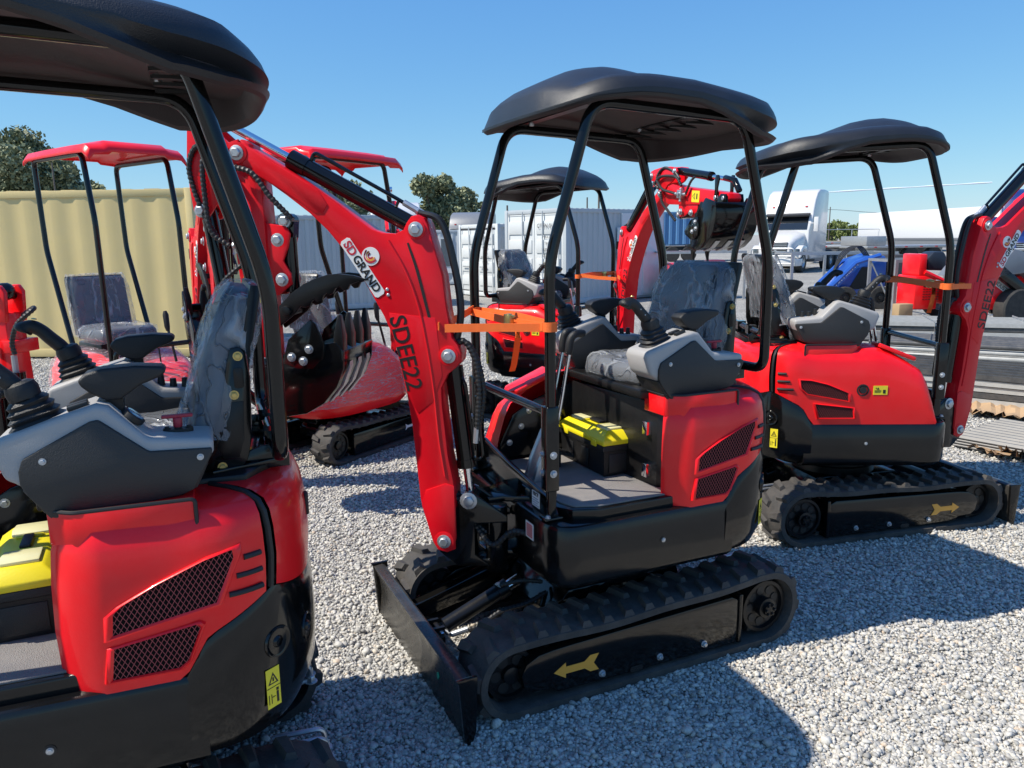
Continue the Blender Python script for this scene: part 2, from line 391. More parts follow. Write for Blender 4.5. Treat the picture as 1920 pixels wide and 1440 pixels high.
def text_mesh(s, size, mat, key, ext=.0006, bold=0.):
    if key in CACHE: return CACHE[key]
    cu = bpy.data.curves.new('t', 'FONT'); cu.body = s; cu.size = size; cu.extrude = ext; cu.align_x = 'CENTER'; cu.align_y = 'CENTER'; cu.offset = bold
    ob = bpy.data.objects.new('t', cu); C.objects.link(ob); bpy.context.view_layer.update()
    me = bpy.data.meshes.new_from_object(ob.evaluated_get(bpy.context.evaluated_depsgraph_get())); me.materials.clear(); me.materials.append(MT[mat])
    bpy.data.objects.remove(ob); CACHE[key] = me; return me
def put_text(name, s, size, mat, parent, o, xdir, ydir, bold=0., ext=.0006):
    me = text_mesh(s, size, mat, ('txt', s, size, mat), ext, bold)
    x = Vector(xdir).normalized(); y = Vector(ydir); y = (y - x * x.dot(y)).normalized(); z = x.cross(y)
    ob = bpy.data.objects.new(name, me); C.objects.link(ob); ob.parent = parent
    ob.matrix_local = Matrix.Translation(Vector(o)) @ Matrix(((x.x, y.x, z.x), (x.y, y.y, z.y), (x.z, y.z, z.z))).to_4x4()
    return ob

# ================================================================== EXCAVATOR
# ------------- hood shell: the plan of the body and its height profile
HR, HX0, HB = .47, -.38, .265           # half width, where the sides start to round, rear depth
def plan(side, x):
    if x >= HX0: return HR * side
    t = min(1, (HX0 - x) / HB); return HR * side * max(0, 1 - t ** 2.3) ** (1 / 2.3)
def plan_pts(n=26):                      # from the left side round the rear to the right side
    L = []
    for i in range(n + 1):
        a = math.pi / 2 * i / n; L.append((HX0 - HB * math.sin(a) ** (2 / 2.3), HR * max(0, math.cos(a)) ** (2 / 2.3)))
    return L + [(x, -y) for x, y in L[-2::-1]]
def zbot(x, y):
    ax = x
    if ax > -.30: return .668
    if ax > -.36: return .668 + (-.30 - ax) / .06 * .10
    if ax > -.52: return .768 + (-.36 - ax) / .16 * .085
    return .853 - min(1, (-.52 - ax) / .12) * .06
def ztop_r(x):
    if x < .04: return 1.10
    if x < .28: return 1.10 - .12 * ((x - .04) / .24) ** 1.3
    return .98 - .30 * min(1, (x - .28) / .10) ** 1.6
PROF = [(0, 0.), (.004, .15), (.008, .35), (.004, .62), (-.004, .80), (-.02, .91), (-.055, .975), (-.10, 1.), (-.165, 1.01)]
def shell(mb, pts, top=lambda x: 1.10, off=0., dz=0., endcap=(False, False), zb=zbot):
    n = len(pts); rs = []
    for i, (x, y) in enumerate(pts):
        a = pts[max(0, i - 1)]; b = pts[min(n - 1, i + 1)]; tx, ty = b[0] - a[0], b[1] - a[1]; L = math.hypot(tx, ty) or 1
        nx, ny = ty / L, -tx / L
        if nx * (x + .2) + ny * y < 0: nx, ny = -nx, -ny
        z0 = zb(x, y) + dz; z1 = max(top(x) + dz, z0 + .01)
        rs.append([Vector((x + nx * (o + off), y + ny * (o + off), z0 + (z1 - z0) * t)) for o, t in PROF])
    # outer skin and a thin inner return so that it has thickness
    m = len(PROF); vs = [p for r in rs for p in r]; fs = [(i * m + j, i * m + j + 1, (i + 1) * m + j + 1, (i + 1) * m + j) for i in range(n - 1) for j in range(m - 1)]
    mb.add(vs, fs)
    for e, i in ((0, 0), (1, n - 1)):
        if endcap[e]:
            r = rs[i]; mb.add(r + [Vector((r[-1].x, r[-1].y, r[0].z))], [tuple(range(m + 1))])
def fine(pts, n):
    out = []
    for i in range(len(pts) - 1):
        for k in range(n): out.append((pts[i][0] + (pts[i + 1][0] - pts[i][0]) * k / n, pts[i][1] + (pts[i + 1][1] - pts[i][1]) * k / n))
    return out + [pts[-1]]

def canopy_mesh(mb):
    """moulded black roof: domed middle, side bands, rear corner grooves, recessed underside with vent slots"""
    CX, AX, AY = -.097, .523, .51
    def zt(x):
        X = [-.62, -.5, -.35, -.2, -.05, .1, .22, .33, .43]; Z = [2.165, 2.200, 2.218, 2.238, 2.258, 2.260, 2.250, 2.226, 2.19]
        return float(np.interp(x, X, Z))
    def zb(x, y):
        X = [-.62, -.5, -.4, -.3, -.2, -.1, 0, .15, .3, .38, .43]; Z = [2.045, 2.050, 2.068, 2.102, 2.138, 2.165, 2.176, 2.178, 2.166, 2.145, 2.13]
        z = float(np.interp(x, X, Z)); k = max(0, 1 - abs(y) / .5) ** .6
        return z + (.03 * k if x < -.4 else 0.) * 1
    def hump(sx, y, s):
        c = max(0., 1 - (abs(y) / .37) ** 2)
        f = math.exp(-((sx - .1) / .33) ** 2)
        c = c * c * (3 - 2 * c); return .088 * f * c + .010 * math.exp(-((abs(y) - .42) / .05) ** 2)
    NT = 96; ss = [(0.001, 't'), (.15, 't'), (.3, 't'), (.42, 't'), (.52, 't'), (.58, 't'), (.62, 't'), (.66, 't'), (.70, 't'), (.76, 't'), (.83, 't'), (.90, 't'), (.95, 't'), (.98, 'e1'), (.995, 'e2'), (1.0, 'm'), (1., 'm2'), (1., 'g'), (1., 'l2'), (1.0, 'l'), (.99, 'b'), (.965, 'b2'), (.93, 'i1'), (.90, 'i2'), (.6, 'u'), (.3, 'u'), (.001, 'u')]
    rs = []
    for s, k in ss:
        r = []
        for i in range(NT):
            a = 2 * math.pi * i / NT; c, q = math.cos(a), math.sin(a); e = 2 / (4.4 if c > 0 else 3.4)
            X = math.copysign(abs(c) ** e, c); Y = math.copysign(abs(q) ** e, q)
            lim = 1 - .06 * max(0, X) * (abs(Y) > .5)
            x = CX + AX * X * s * (1 - .05 * (Y * Y) * max(0, X)); y = AY * Y * s * lim
            xe = CX + AX * X; ye = AY * Y; T = zt(x) + hump(x, y, s); E = zt(xe) - .02; B = zb(xe, ye)
            rear = max(0, min(1, (-.22 - xe) / .24)); rear = rear * rear * (3 - 2 * rear); cor = max(.35 if rear > .8 else 0, min(1, abs(Y) * 1.2)) * rear
            if k == 't': z = T - .03 * max(0, (s - .85) / .15) ** 2
            elif k == 'e1': z = E - .012 + .004
            elif k == 'e2': z = E - .028
            elif k == 'm': z = E * .70 + B * .30 - .008
            elif k == 'm2': z = E * .52 + B * .48; sh = 1 - .045 * cor; x = CX + (x - CX) * sh; y *= sh
            elif k == 'l2': z = E * .26 + B * .74; sh = 1 - .045 * cor; x = CX + (x - CX) * sh; y *= sh
            elif k == 'g':
                z = E * .40 + B * .60; sh = 1 - .085 * cor; x = CX + (x - CX) * sh; y *= sh
            elif k == 'l': z = B + .018
            elif k == 'b': z = B + .006; x = CX + (x - CX) * .992; y *= .992
            elif k == 'b2': z = B
            elif k == 'i1': z = B + .012
            elif k == 'i2': z = min(T, zt(x)) - .045
            else: z = zt(x) - .04 + .4 * hump(x, y, s)
            r.append(Vector((x, y, z)))
        rs.append(r)
    top = rs[:21]; mb.rings(top, cap=False); mb.cur = 1; mb.rings(rs[20:], cap=False); mb.cur = 0
    mb.add(rs[0], [tuple(range(NT))]); mb.cur = 1; mb.add(rs[-1], [tuple(range(NT - 1, -1, -1))])
    for x0 in (-.40, .25):
        for k in range(7):
            y = -.33 + k * .11; mb.cur = 2
            z = zt(x0) - .045
            c = Vector((x0, y, z)); L = []
            for i in range(12):
                a = 2 * math.pi * i / 12; L.append((x0 + .055 * math.cos(a) + (.02 if math.cos(a) > 0 else -.02), y + .017 * math.sin(a)))
            mb.prism(L, z - .006, z + .004, 'z')
    mb.cur = 0
def band_profile(n=26):
    """the closed path of a rubber track, (x, z) with outward normals"""
    xs, zs, xi, zi, r1, r2 = -.52, .166, .652, .150, .137, .121
    L = []
    def arc(cx, cz, r, a0, a1, k):
        for i in range(k + 1):
            a = R(a0 + (a1 - a0) * i / k); L.append((cx + r * math.cos(a), cz + r * math.sin(a), math.cos(a), math.sin(a)))
    arc(xs, zs, r1, 90, 270, 22)
    for i in range(1, 24): t = i / 24; L.append((xs + (xi - xs) * t, .0295, 0, -1))
    arc(xi, zi, r2, -90, 90, 20)
    for i in range(1, 24):
        t = i / 24; sag = -.012 * math.sin(math.pi * t) + .004 * math.sin(t * 14)
        L.append((xi + (xs - xi) * t, zi + r2 + (zs + r1 - zi - r2) * t + sag, 0, 1))
    return L
BAND = band_profile()
def track_mesh(mb, y0=-.11, y1=.11):
    P = BAND; n = len(P)
    sec = [(y0, -.004), (y0, .022), (y0 + .012, .027), (y1 - .012, .027), (y1, .022), (y1, -.004), (y1 - .03, -.012), (y0 + .03, -.012)]
    rs = [[Vector((x + nx * o, y, z + nz * o)) for y, o in sec] for x, z, nx, nz in P]; rs.append(rs[0])
    mb.rings(rs, cap=False)
    # length table
    L = [0]
    for i in range(n): a = P[i]; b = P[(i + 1) % n]; L.append(L[-1] + math.hypot(b[0] - a[0], b[1] - a[1]))
    def pos(s):
        s %= L[-1]; j = 0
        while L[j + 1] < s: j += 1
        t = (s - L[j]) / (L[j + 1] - L[j]); a = P[j]; b = P[(j + 1) % n]
        q = [a[k] * (1 - t) + b[k] * t for k in range(4)]; m = math.hypot(q[2], q[3]); return q[0], q[1], q[2] / m, q[3] / m
    N = 34; st = L[-1] / N
    for k in range(N):
        for sd in (-1, 1):
            s0 = k * st + (st / 2 if sd > 0 else 0)
            ya, yb = (y1 - .004, .012) if sd > 0 else (y0 + .004, -.012)
            # staggered bevelled lug, skewed towards the middle
            lo, hi = [], []
            for (s, y) in ((s0 - .024, ya), (s0 + .024, ya), (s0 + .034 * 1.0, yb), (s0 + .002, yb)):
                x, z, nx, nz = pos(s); lo.append(Vector((x + nx * .024, y, z + nz * .024)))
            for (s, y) in ((s0 - .013, ya * .93), (s0 + .013, ya * .93), (s0 + .026, yb * 1.5), (s0 + .008, yb * 1.5)):
                x, z, nx, nz = pos(s); g = .022 if nz > -.9 else .003
                hi.append(Vector((x + nx * (.024 + g), y, z + nz * (.024 + g))))
            mb.add(lo + hi, [(4, 5, 6, 7), (0, 1, 5, 4), (1, 2, 6, 5), (2, 3, 7, 6), (3, 0, 4, 7), (3, 2, 1, 0)])
        # inner drive teeth
        x, z, nx, nz = pos(k * st)
        for yy in (-.028, .028):
            c = Vector((x - nx * .018, yy, z - nz * .018)); a = math.atan2(nz, nx)
            mb.box(c, (.028, .02, .022), ry=-a)
def wheel_disc(mb, x, z, r, w, holes=8, hr=.020, hc=.62, y=0.):
    """disc with round windows: rim ring, hub and a web with dark holes"""
    for sd in (-1, 1):
        mb.lathe((x, y, z), (0, sd, 0), [(0, r), (w / 2, r), (w / 2 + .001, r - .014), (w / 2 - .014, r - .018), (w / 2 - .014, r * .36), (w / 2 + .006, r * .33), (w / 2 + .010, r * .2), (w / 2 + .010, .002)], 30)
    mb.cur = 1
    for sd in (-1, 1):
        for k in range(holes):
            a = 2 * math.pi * k / holes; p = Vector((x + math.cos(a) * r * hc, y + sd * (w / 2 - .0135), z + math.sin(a) * r * hc)); mb.cyl(p, p + Vector((0, sd * .003, 0)), hr, seg=14)
    mb.cur = 0

def undercarriage(root, rz, travel=1):
    # rz: angle of the tracks against the body
    kw = dict(rz=rz)
    for sd in (1, -1):
        yc = .40 * sd; ys = .011 * sd
        def T(n, f, m, par=None, key=None, **k): return part(n, f, m, par if par is not None else root, key=key, loc=(0, 0, 0) if par is not None else (-yc * math.sin(rz), yc * math.cos(rz), 0), rz=0 if par is not None else rz, **k)
        T('rubber_track', track_mesh, 'rubber', key='track_band', angle=28)
        def fr(mb):
            mb.prism([(-.37, .045), (-.37, .235), (-.33, .255), (.44, .235), (.50, .232), (.56, .225), (.61, .20), (.63, .16), (.62, .11), (.59, .085), (.50, .078), (.48, .06), (.15, .052), (-.33, .048)], -.07 * 1, .098)
            mb.bx(-.34, .30, -.11, -.07, .10, .22)
            mb.bx(-.385, -.365, -.06, .104, .045, .26)
        def fr_side(mb): fr(mb); [setattr(mb, 'v', [(x, y * sd, z) for x, y, z in mb.v])]
        f = T('track_frame', fr_side, 'gloss_black', key=('tf', sd), bevel=.006)
        def sp(mb):
            wheel_disc(mb, -.52, .166, .112, .12, 9, .019, .62, .02 * sd)
            for k in range(14):
                a = 2 * math.pi * k / 14; mb.box((-.52 + .115 * math.cos(a), 0, .166 + .115 * math.sin(a)), (.026, .05, .018), ry=-a)
        T('sprocket', sp, ['satin_black', 'ink'], f, key=('spk', sd))
        def hub(mb):
            p = Vector((-.52, (.02 + .07) * sd, .166)); mb.lathe(p, (0, sd, 0), [(0, .045), (.012, .043), (.014, .03), (.028, .028), (.03, .002)], 20)
            for k in range(6):
                a = 2 * math.pi * k / 6; mb.bolt(p + Vector((.021 * math.cos(a), sd * .028, .021 * math.sin(a))), (0, sd, 0), .006, .006)
        T('sprocket_hub', hub, 'satin_black', f, key=('hub', sd))
        T('idler_wheel', lambda mb: wheel_disc(mb, .652, .150, .098, .11, 6, .021, .58, .0), ['satin_black', 'ink'], f, key='idl')
        for k, x in enumerate((.293, .027, -.191)):
            T('roller', lambda mb: mb.lathe((x, -.06, .072), (0, 1, 0), [(0, .03), (.01, .042), (.04, .042), (.05, .03), (.08, .03), (.09, .042), (.13, .042), (.14, .03)], 18), 'satin_black', f, key=('rol', k))
            T('roller_bolt', lambda mb: mb.bolt((x, .0985 * sd, .085), (0, sd, 0), .010, .012), 'zinc', f, key=('rb', k, sd))
        T('frame_window', lambda mb: mb.prism(rrect(.105, .165, .052, .075, .012), .0965 * sd, .0995 * sd), 'ink', f, key=('fw', sd))
        def arrow(mb):
            z = .140; mb.prism([(.50, z), (.450, z + .031), (.450, z + .014), (.37, z + .014), (.345, z + .034), (.308, z + .034), (.330, z), (.308, z - .032), (.345, z - .032), (.37, z - .014), (.450, z - .014), (.450, z - .031)], .0985 * sd, .1003 * sd)
        T('direction_arrow', arrow, 'arrow_gold', f, key=('arr', sd))
        def motor(mb):
            mb.cyl((-.52, -.10 * sd, .166), (-.52, -.24 * sd, .166), .062, seg=20); mb.cyl((-.52, -.24 * sd, .166), (-.52, -.27 * sd, .166), .045, seg=20)
            mb.bx(-.58, -.46, -.22 * sd, -.15 * sd, .20, .25)
        T('travel_motor', motor, 'gloss_black', key=('mot', sd), bevel=.004)
        def fit(mb):
            for dy in (-.02, .03):
                y = (-.19 + dy) * sd; p = fillet([(-.57, y, .20), (-.65, y, .215), (-.65, y, .27), (-.50, y, .275)], .03)
                mb.tube(p[:9] + p[9:], .008, 8); mb.bolt((-.65, y, .205), (0, 0, 1), .015, .02)
        T('hydraulic_fitting', fit, 'zinc', key=('fit', sd))
    def centre(mb):
        mb.prism([(-.30, .16), (-.26, .30), (.28, .30), (.36, .20), (.36, .14), (-.30, .14)], -.22, .22)
        for sx in (-1, 1):
            for sy in (-1, 1): mb.prism([(.10 * sx, .30), (.34 * sx, .22), (.36 * sx, .10), (.28 * sx, .10), (.08 * sx, .22)], .16 * sy, .30 * sy)
    part('undercarriage_frame', centre, 'gloss_black', root, key='cent', bevel=.006, **kw)
    part('slew_ring', lambda mb: mb.lathe((0, 0, .29), (0, 0, 1), [(0, .24), (.05, .24), (.055, .22), (.10, .22), (.105, .26), (.15, .26)], 40), 'satin_black', root, key='slew', **kw)
    # dozer blade
    def blade(mb):
        sec = [(.862, .010), (.876, .006), (.868, .05), (.862, .11), (.868, .17), (.888, .225), (.894, .238), (.855, .243), (.840, .236), (.838, .17), (.838, .08), (.85, .03)]
        mb.prism(sec, -.515, .545)
    b = part('dozer_blade', blade, 'blade_black', root, key='blade', bevel=.003, **kw)
    for y in (-.523, .553):
        part('blade_end_plate', lambda mb: mb.prism([(.835, .05), (.85, 0.0), (.878, 0.0), (.895, .235), (.905, .25), (.826, .25), (.83, .15)], y - .008, y + .008), 'gloss_black', b, key=('bep', y), bevel=.003)
    part('paint_dot', lambda mb: mb.prism([(.26, .085), (.27, .10), (.263, .115), (.25, .11), (.248, .09)], .8635, .8665, 'x'), 'green_dot', b, key='gdot')
    for y in (-.27, .27):
        part('blade_arm', lambda mb: mb.prism([(.30, .24), (.32, .28), (.45, .24), (.842, .13), (.842, .06), (.50, .13)], y - .035, y + .035), 'gloss_black', root, key=('ba', y), bevel=.006, **kw)
    part('blade_cylinder', lambda mb: (mb.cyl((.74, 0, .15), (.50, 0, .245), .032, seg=22), mb.cyl((.50, 0, .245), (.455, 0, .262), .037, seg=22), mb.cyl((.77, -.03, .142), (.77, .03, .142), .018), mb.bx(.755, .845, -.045, -.03, .10, .17), mb.bx(.755, .845, .03, .045, .10, .17)), 'satin_black', root, key='bc', **kw)
    part('cylinder_rod', lambda mb: (mb.cyl((.455, 0, .262), (.40, 0, .284), .024, seg=20), mb.bolt((.77, .045, .142), (0, 1, 0), .012)), 'chrome', root, key='bcr', **kw)
    part('blade_hose', lambda mb: (hose(mb, [(.70, .04, .13), (.62, .07, .15), (.52, .08, .20), (.42, .10, .22), (.32, .10, .25)], .010), hose(mb, [(.50, .03, .29), (.42, .07, .31), (.33, .08, .29)], .009)), 'hose', root, key='bh', **kw)
    part('hose_fitting', lambda mb: (mb.cyl((.725, .036, .125), (.66, .055, .143), .013, seg=10), mb.cyl((.74, .0, .125), (.725, .036, .125), .009, seg=8), mb.cyl((.50, .0, .28), (.50, .03, .29), .01, seg=8)), 'zinc', root, key='bf', **kw)

def rrect(x0, x1, z0, z1, r, n=4):
    out = []
    for cx, cz, a0 in ((x1 - r, z1 - r, 0), (x0 + r, z1 - r, 90), (x0 + r, z0 + r, 180), (x1 - r, z0 + r, 270)):
        for k in range(n + 1): a = R(a0 + 90 * k / n); out.append((cx + r * math.cos(a), cz + r * math.sin(a)))
    return out

def upper_body(root, mats_vent=True):
    # deck skirt
    def deck(mb):
        def ring(ins, z):
            P = []
            for k in range(7): a = R(90 * k / 6); P.append((.47 - .11 + (.11 - ins) * math.sin(a) + 0, .475 - .11 + (.11 - ins) * math.cos(a)))
            P = [(-.34, .475 - ins)] + P; P += [(x, -y) for x, y in P[::-1]]
            return [Vector((x, y, z)) for x, y in P]
        mb.rings([ring(.06, .415), ring(.03, .425), ring(.004, .45), ring(0, .47), ring(0, .655), ring(.008, .670), ring(.02, .675)])
    part('deck_skirt', deck, 'deck_black', root, key='deck', angle=30)
    part('deck_plug', lambda mb: [(mb.cyl((-.0, s * .4755, .56), (-.0, s * .477, .56), .014, seg=16)) for s in (1, -1)], 'ink', root, key='plug')
    part('deck_bolt', lambda mb: [mb.bolt((0, s * .477, .56), (0, s, 0), .006, .004) for s in (1, -1)], 'zinc', root, key='plugb')
    part('floor_panel', lambda mb: mb.prism([(.36, .405), (.40, .34), (.40, -.34), (.30, -.45), (-.2, -.45), (-.2, .44), (-.06, .44), (.26, .44)], .67, .716, 'z'), 'deck_black', root, key='floor', bevel=.006)
    part('floor_mat', lambda mb: mb.prism([(.34, .385), (.37, .32), (.37, -.28), (-.09, -.28), (-.09, .42), (.25, .42)], .7155, .7225, 'z'), 'floor_mat', root, key='fmat', bevel=.002)
    # black rear casing
    pp = plan_pts(); cas = fine([(-.30, .47), pp[0]], 3)[:-1] + pp + fine([pp[-1], (-.30, -.47)], 3)[1:]
    def casing(mb):
        n = len(cas); rs = []
        for i, (x, y) in enumerate(cas):
            a = cas[max(0, i - 1)]; b = cas[min(n - 1, i + 1)]; tx, ty = b[0] - a[0], b[1] - a[1]; L = math.hypot(tx, ty)
            nx, ny = ty / L, -tx / L
            if nx * (x + .2) + ny * y < 0: nx, ny = -nx, -ny
            zt = zbot(x, y) - .004; k = max(0, min(1, (-.36 - x) / .25)); z0 = .415 + .03 * k
            rs.append([Vector((x + nx * o, y + ny * o, z)) for o, z in ((-.16, z0), (-.09 - .02 * k, z0 + .004), (-.02, z0 + .03), (.006, z0 + .09), (.012, .62), (.008, zt - .03), (-.002, zt), (-.10, zt + .003))])
        m = 8; vs = [p for r in rs for p in r]
        mb.add(vs, [(i * m + j, i * m + j + 1, (i + 1) * m + j + 1, (i + 1) * m + j) for i in range(n - 1) for j in range(m - 1)] + [tuple(range(m)), tuple((n - 1) * m + j for j in range(m))])
    part('rear_casing', casing, 'gloss_black', root, key='casing', angle=40)
    # inner black core that shows in the seams
    core = [(-.06, .36)] + fine([(-.14, .45), (-.3, .45)], 6)[:-1] + [(x * .97, y * .955) for x, y in pp] + fine([(-.3, -.45), (0, -.45)], 6)[1:]
    part('engine_core', lambda mb: mb.prism([(x, y * .93) for x, y in core], .66, 1.066, 'z'), 'satin_black', root, key='core', bevel=.01)
    i0 = next(i for i, p in enumerate(pp) if p[0] < -.515 and p[1] > 0); i1 = len(pp) - 1 - i0
    left = fine([(-.035, .405), (-.05, .425), (-.085, .452), (-.13, .4695)], 2) + fine([(-.15, .47), pp[0]], 10)[:-1] + pp[:i0]; door = pp[i0 + 1:i1]; right = pp[i1 + 1:] + fine([pp[-1], (.375, -.47)], 26)[1:]
    hl = part('side_hood', lambda mb: shell(mb, left, endcap=(True, False)), 'red', root, key='hoodL', angle=50)
    hd = part('rear_hood_door', lambda mb: shell(mb, door), 'red', root, key='hoodD', angle=50)
    hr = part('side_hood', lambda mb: shell(mb, right, top=ztop_r, endcap=(False, True)), 'red', root, key='hoodR', angle=50)
    part('seam_rubber', lambda mb: [mb.tube([Vector((x + (o - .002) * nx, y + (o - .002) * ny, zbot(x, y) + (1.10 - zbot(x, y)) * t)) for o, t in PROF], .0085, 6)
         for (x, y, nx, ny) in [(pp[i0][0], pp[i0][1], -.75, .66), (pp[i1][0], pp[i1][1], -.75, -.66)]], 'ink', root, key='seam')
    part('top_panel', lambda mb: mb.prism([(.0, .30), (-.48, .30), (-.60, .12), (-.60, -.12), (-.48, -.30), (.0, -.30)], 1.08, 1.117, 'z'), 'satin_black', root, key='topp', bevel=.008)
    part('door_handle', lambda mb: (mb.box((plan_rear(.16)[0] - .006, .16, .97), (.012, .03, .065))), 'ink', hd, key='dh', bevel=.004)
    part('door_emboss', lambda mb: mb.lathe((plan_rear(-.2)[0] + .004, -.2, .88), (-1, -.25, 0), [(0, .035), (.008, .033), (.008, .024), (.004, .022), (.004, .012), (.009, .01), (.009, .001)], 24), 'red', hd, key='demb')
    # slots, vents
    for sd, h in ((1, hl), (-1, hr)):
        def slots(mb):
            for z, xa, xb in ((.955, -.495, -.455), (.912, -.495, -.435), (.868, -.495, -.415)):
                P = [Vector((xa + (xb - xa) * k / 6, (abs(plan(1, xa + (xb - xa) * k / 6)) + .0075) * sd, z + .35 * 0)) for k in range(7)]
                mb.tube(P, .0075, 8, flat=1)
        part('slot_vent', slots, 'ink', h, key=('slots', sd))
        for q, V in enumerate(([(-.155, .815), (-.385, .855), (-.432, .962), (-.43, .982), (-.36, .965), (-.26, .925), (-.185, .888), (-.16, .868)], [(-.145, .705), (-.29, .705), (-.312, .72), (-.345, .80), (-.335, .808), (-.155, .782)])):
            if sd < 0: V = ([(-.378, .921), (-.37, .875), (-.34, .845), (-.112, .803), (-.119, .848), (-.23, .895), (-.32, .918)], [(-.291, .786), (-.268, .708), (-.08, .708), (-.088, .762)])[q]
            yo = lambda x: (plan(1, x) + .0085) * sd
            def vent(mb):
                n = len(V); mb.add([Vector((x, (plan(1, x) + .0095) * sd, z)) for x, z in V] + [Vector((x, (plan(1, x) - .004) * sd, z)) for x, z in V], [tuple(range(n)), tuple(range(2 * n - 1, n - 1, -1))] + [(i, (i + 1) % n, (i + 1) % n + n, i + n) for i in range(n)])
            def rim(mb):
                cx = sum(p[0] for p in V) / len(V); cz = sum(p[1] for p in V) / len(V); n = len(V)
                def rg(k, o): return [Vector((cx + (x - cx) * k, (plan(1, cx + (x - cx) * k) + o) * sd, cz + (z - cz) * k)) for x, z in V]
                rs = [rg(1.16, .003), rg(1.12, .0125), rg(1.05, .0145), rg(.99, .009)]
                m = n; mb.add([p for r in rs for p in r], [(i * m + j, i * m + (j + 1) % m, (i + 1) * m + (j + 1) % m, (i + 1) * m + j) for i in range(3) for j in range(m)])
            v = part('vent_grille', vent, 'grille', h, key=('vent', sd, q), angle=20)
            part('vent_rim', rim, 'red', v, key=('rim', sd, q), angle=50)
    fc = part('fuel_cap', lambda mb: mb.lathe((-.038, -.470, .864), (0, -1, 0), [(0, .034), (.012, .033), (.012, .027), (.006, .026), (.006, .02), (.016, .018), (.016, .001)], 24), 'ink', hr, key='fcap')
    lb = part('fuel_label', lambda mb: mb.bx(.018, .095, -.4800, -.4775, .838, .888), 'sticker_yellow', hr, key='flab')
    part('label_mark', lambda mb: (mb.bx(.070, .084, -.4812, -.480, .846, .866), mb.bx(.030, .034, -.4812, -.480, .872, .878), mb.bx(.024, .060, -.4812, -.480, .862, .8635), mb.bx(.024, .060, -.4812, -.480, .857, .8585), mb.bx(.024, .056, -.4812, -.480, .852, .8535), mb.prism([(.036, .868), (.050, .868), (.043, .880)], -.4812, -.480)), 'ink', lb, key='flm')
    part('tank_lid', lambda mb: mb.prism([(.06, -.30), (.27, -.30), (.29, -.34), (.29, -.40), (.27, -.43), (.06, -.43)], 0, .022, 'z'), 'red', hr, key='tlid', bevel=.006).matrix_local = Matrix.Translation((.0, .0, 1.118)) @ Matrix.Rotation(R(22), 4, 'Y')
    # warning labels and round covers on the rear casing
    for sd in (1, -1):
        def onc(x, o): 
            y = plan(1, x); y2 = plan(1, x - .01); t = math.atan2(y - y2, .01); return Vector((x - math.sin(t) * o, (y + math.cos(t) * o) * sd, 0)), t
        for x, z, r in ((-.515, .70, .036), (-.598, .665, .033)):
            p, t = onc(x, .010); d = Vector((-math.sin(t), math.cos(t) * sd, 0))
            part('round_cover', lambda mb: mb.lathe(p + Vector((0, 0, z)), d, [(-.004, r * 1.2), (.003, r * 1.15), (.002, r), (-.003, r * .8), (-.004, r * .5), (.003, r * .42), (.006, r * .3), (.001, r * .25), (.001, .001)], 26), 'gloss_black', root, key=('rc', sd, x))
        p, t = onc(-.494, .0125); d = Vector((-math.sin(t), math.cos(t) * sd, 0)); q = Vector((math.cos(t) * sd, math.sin(t), 0)) * (1 if sd > 0 else 1)
        tx = Vector((0, 0, 1)).cross(d)
        def pl(mb, w, h, o, cz, cx=0.): 
            c = p + d * o + Vector((0, 0, cz)) + tx * cx; mb.add([c + tx * (sx * w / 2) + Vector((0, 0, sz * h / 2)) + d * e for e in (0, .0012) for sx, sz in ((-1, -1), (1, -1), (1, 1), (-1, 1))], [(4, 5, 6, 7), (0, 1, 5, 4), (1, 2, 6, 5), (2, 3, 7, 6), (3, 0, 4, 7)])
        wl_ = part('warning_label', lambda mb: pl(mb, .042, .108, .0, .585), 'sticker_yellow', root, key=('wl', sd))
        def marks(mb):
            c = p + d * .0012 + Vector((0, 0, .61)); tri = [(-.016, -.014), (.016, -.014), (0, .018)]; inn = [(-.010, -.011), (.010, -.011), (0, .010)]
            vs = [c + tx * a + Vector((0, 0, b)) + d * .0006 for a, b in tri + inn]; mb.add(vs, [(0, 1, 4, 3), (1, 2, 5, 4), (2, 0, 3, 5)])
            pl(mb, .004, .010, .0013, .608); pl(mb, .006, .030, .0013, .556, .011); pl(mb, .007, .007, .0013, .577, .011); pl(mb, .012, .0015, .0013, .56, -.002)
            pl(mb, .0015, .026, .0013, .556, -.016); pl(mb, .0015, .026, .0013, .556, -.008); pl(mb, .042, .0012, .0013, .587)
        part('label_mark', marks, 'ink', wl_, key=('wlm', sd))
    # front plates
    part('front_panel', lambda mb: mb.prism([(-.38, .675), (-.38, .83), (-.30, .835), (-.02, .79), (.30, .752), (.34, .75), (.38, .70), (.38, .675), (.19, .675), (.17, .735), (.07, .745), (.05, .675)], .405, .425, 'x'), 'gloss_black', root, key='fpan', bevel=.004)
    lab = part('data_label', lambda mb: mb.bx(.4265, .428, .20, .265, .685, .745), 'sticker_white', root, key='dlab')
    put_text('label_text', "YSC'F", .020, 'ink', lab, (.4285, .232, .735), (0, 1, 0), (0, 0, 1), .0006)
    part('label_mark', lambda mb: [mb.bx(.428, .4287, .205, .26 - .01 * (k % 2), .69 + k * .009, .6925 + k * .009) for k in range(4)], 'gauge_blue', lab, key='dlm')
    pl = part('rating_plate', lambda mb: mb.bx(.4715, .473, .235, .30, .575, .64), 'sticker_white', root, key='rpl')
    part('label_mark', lambda mb: [mb.bx(.473, .4737, .242, .293, .582 + k * .009, .588 + k * .009) for k in range(6)], 'sticker_red', pl, key='rplm')
    part('inner_wall', lambda mb: (mb.prism([(-.09, .72), (.35, .72), (.345, .80), (.28, .925), (.18, .985), (-.04, 1.06), (-.09, 1.07)], -.31, -.295)), 'gloss_black', root, key='iw', bevel=.004)
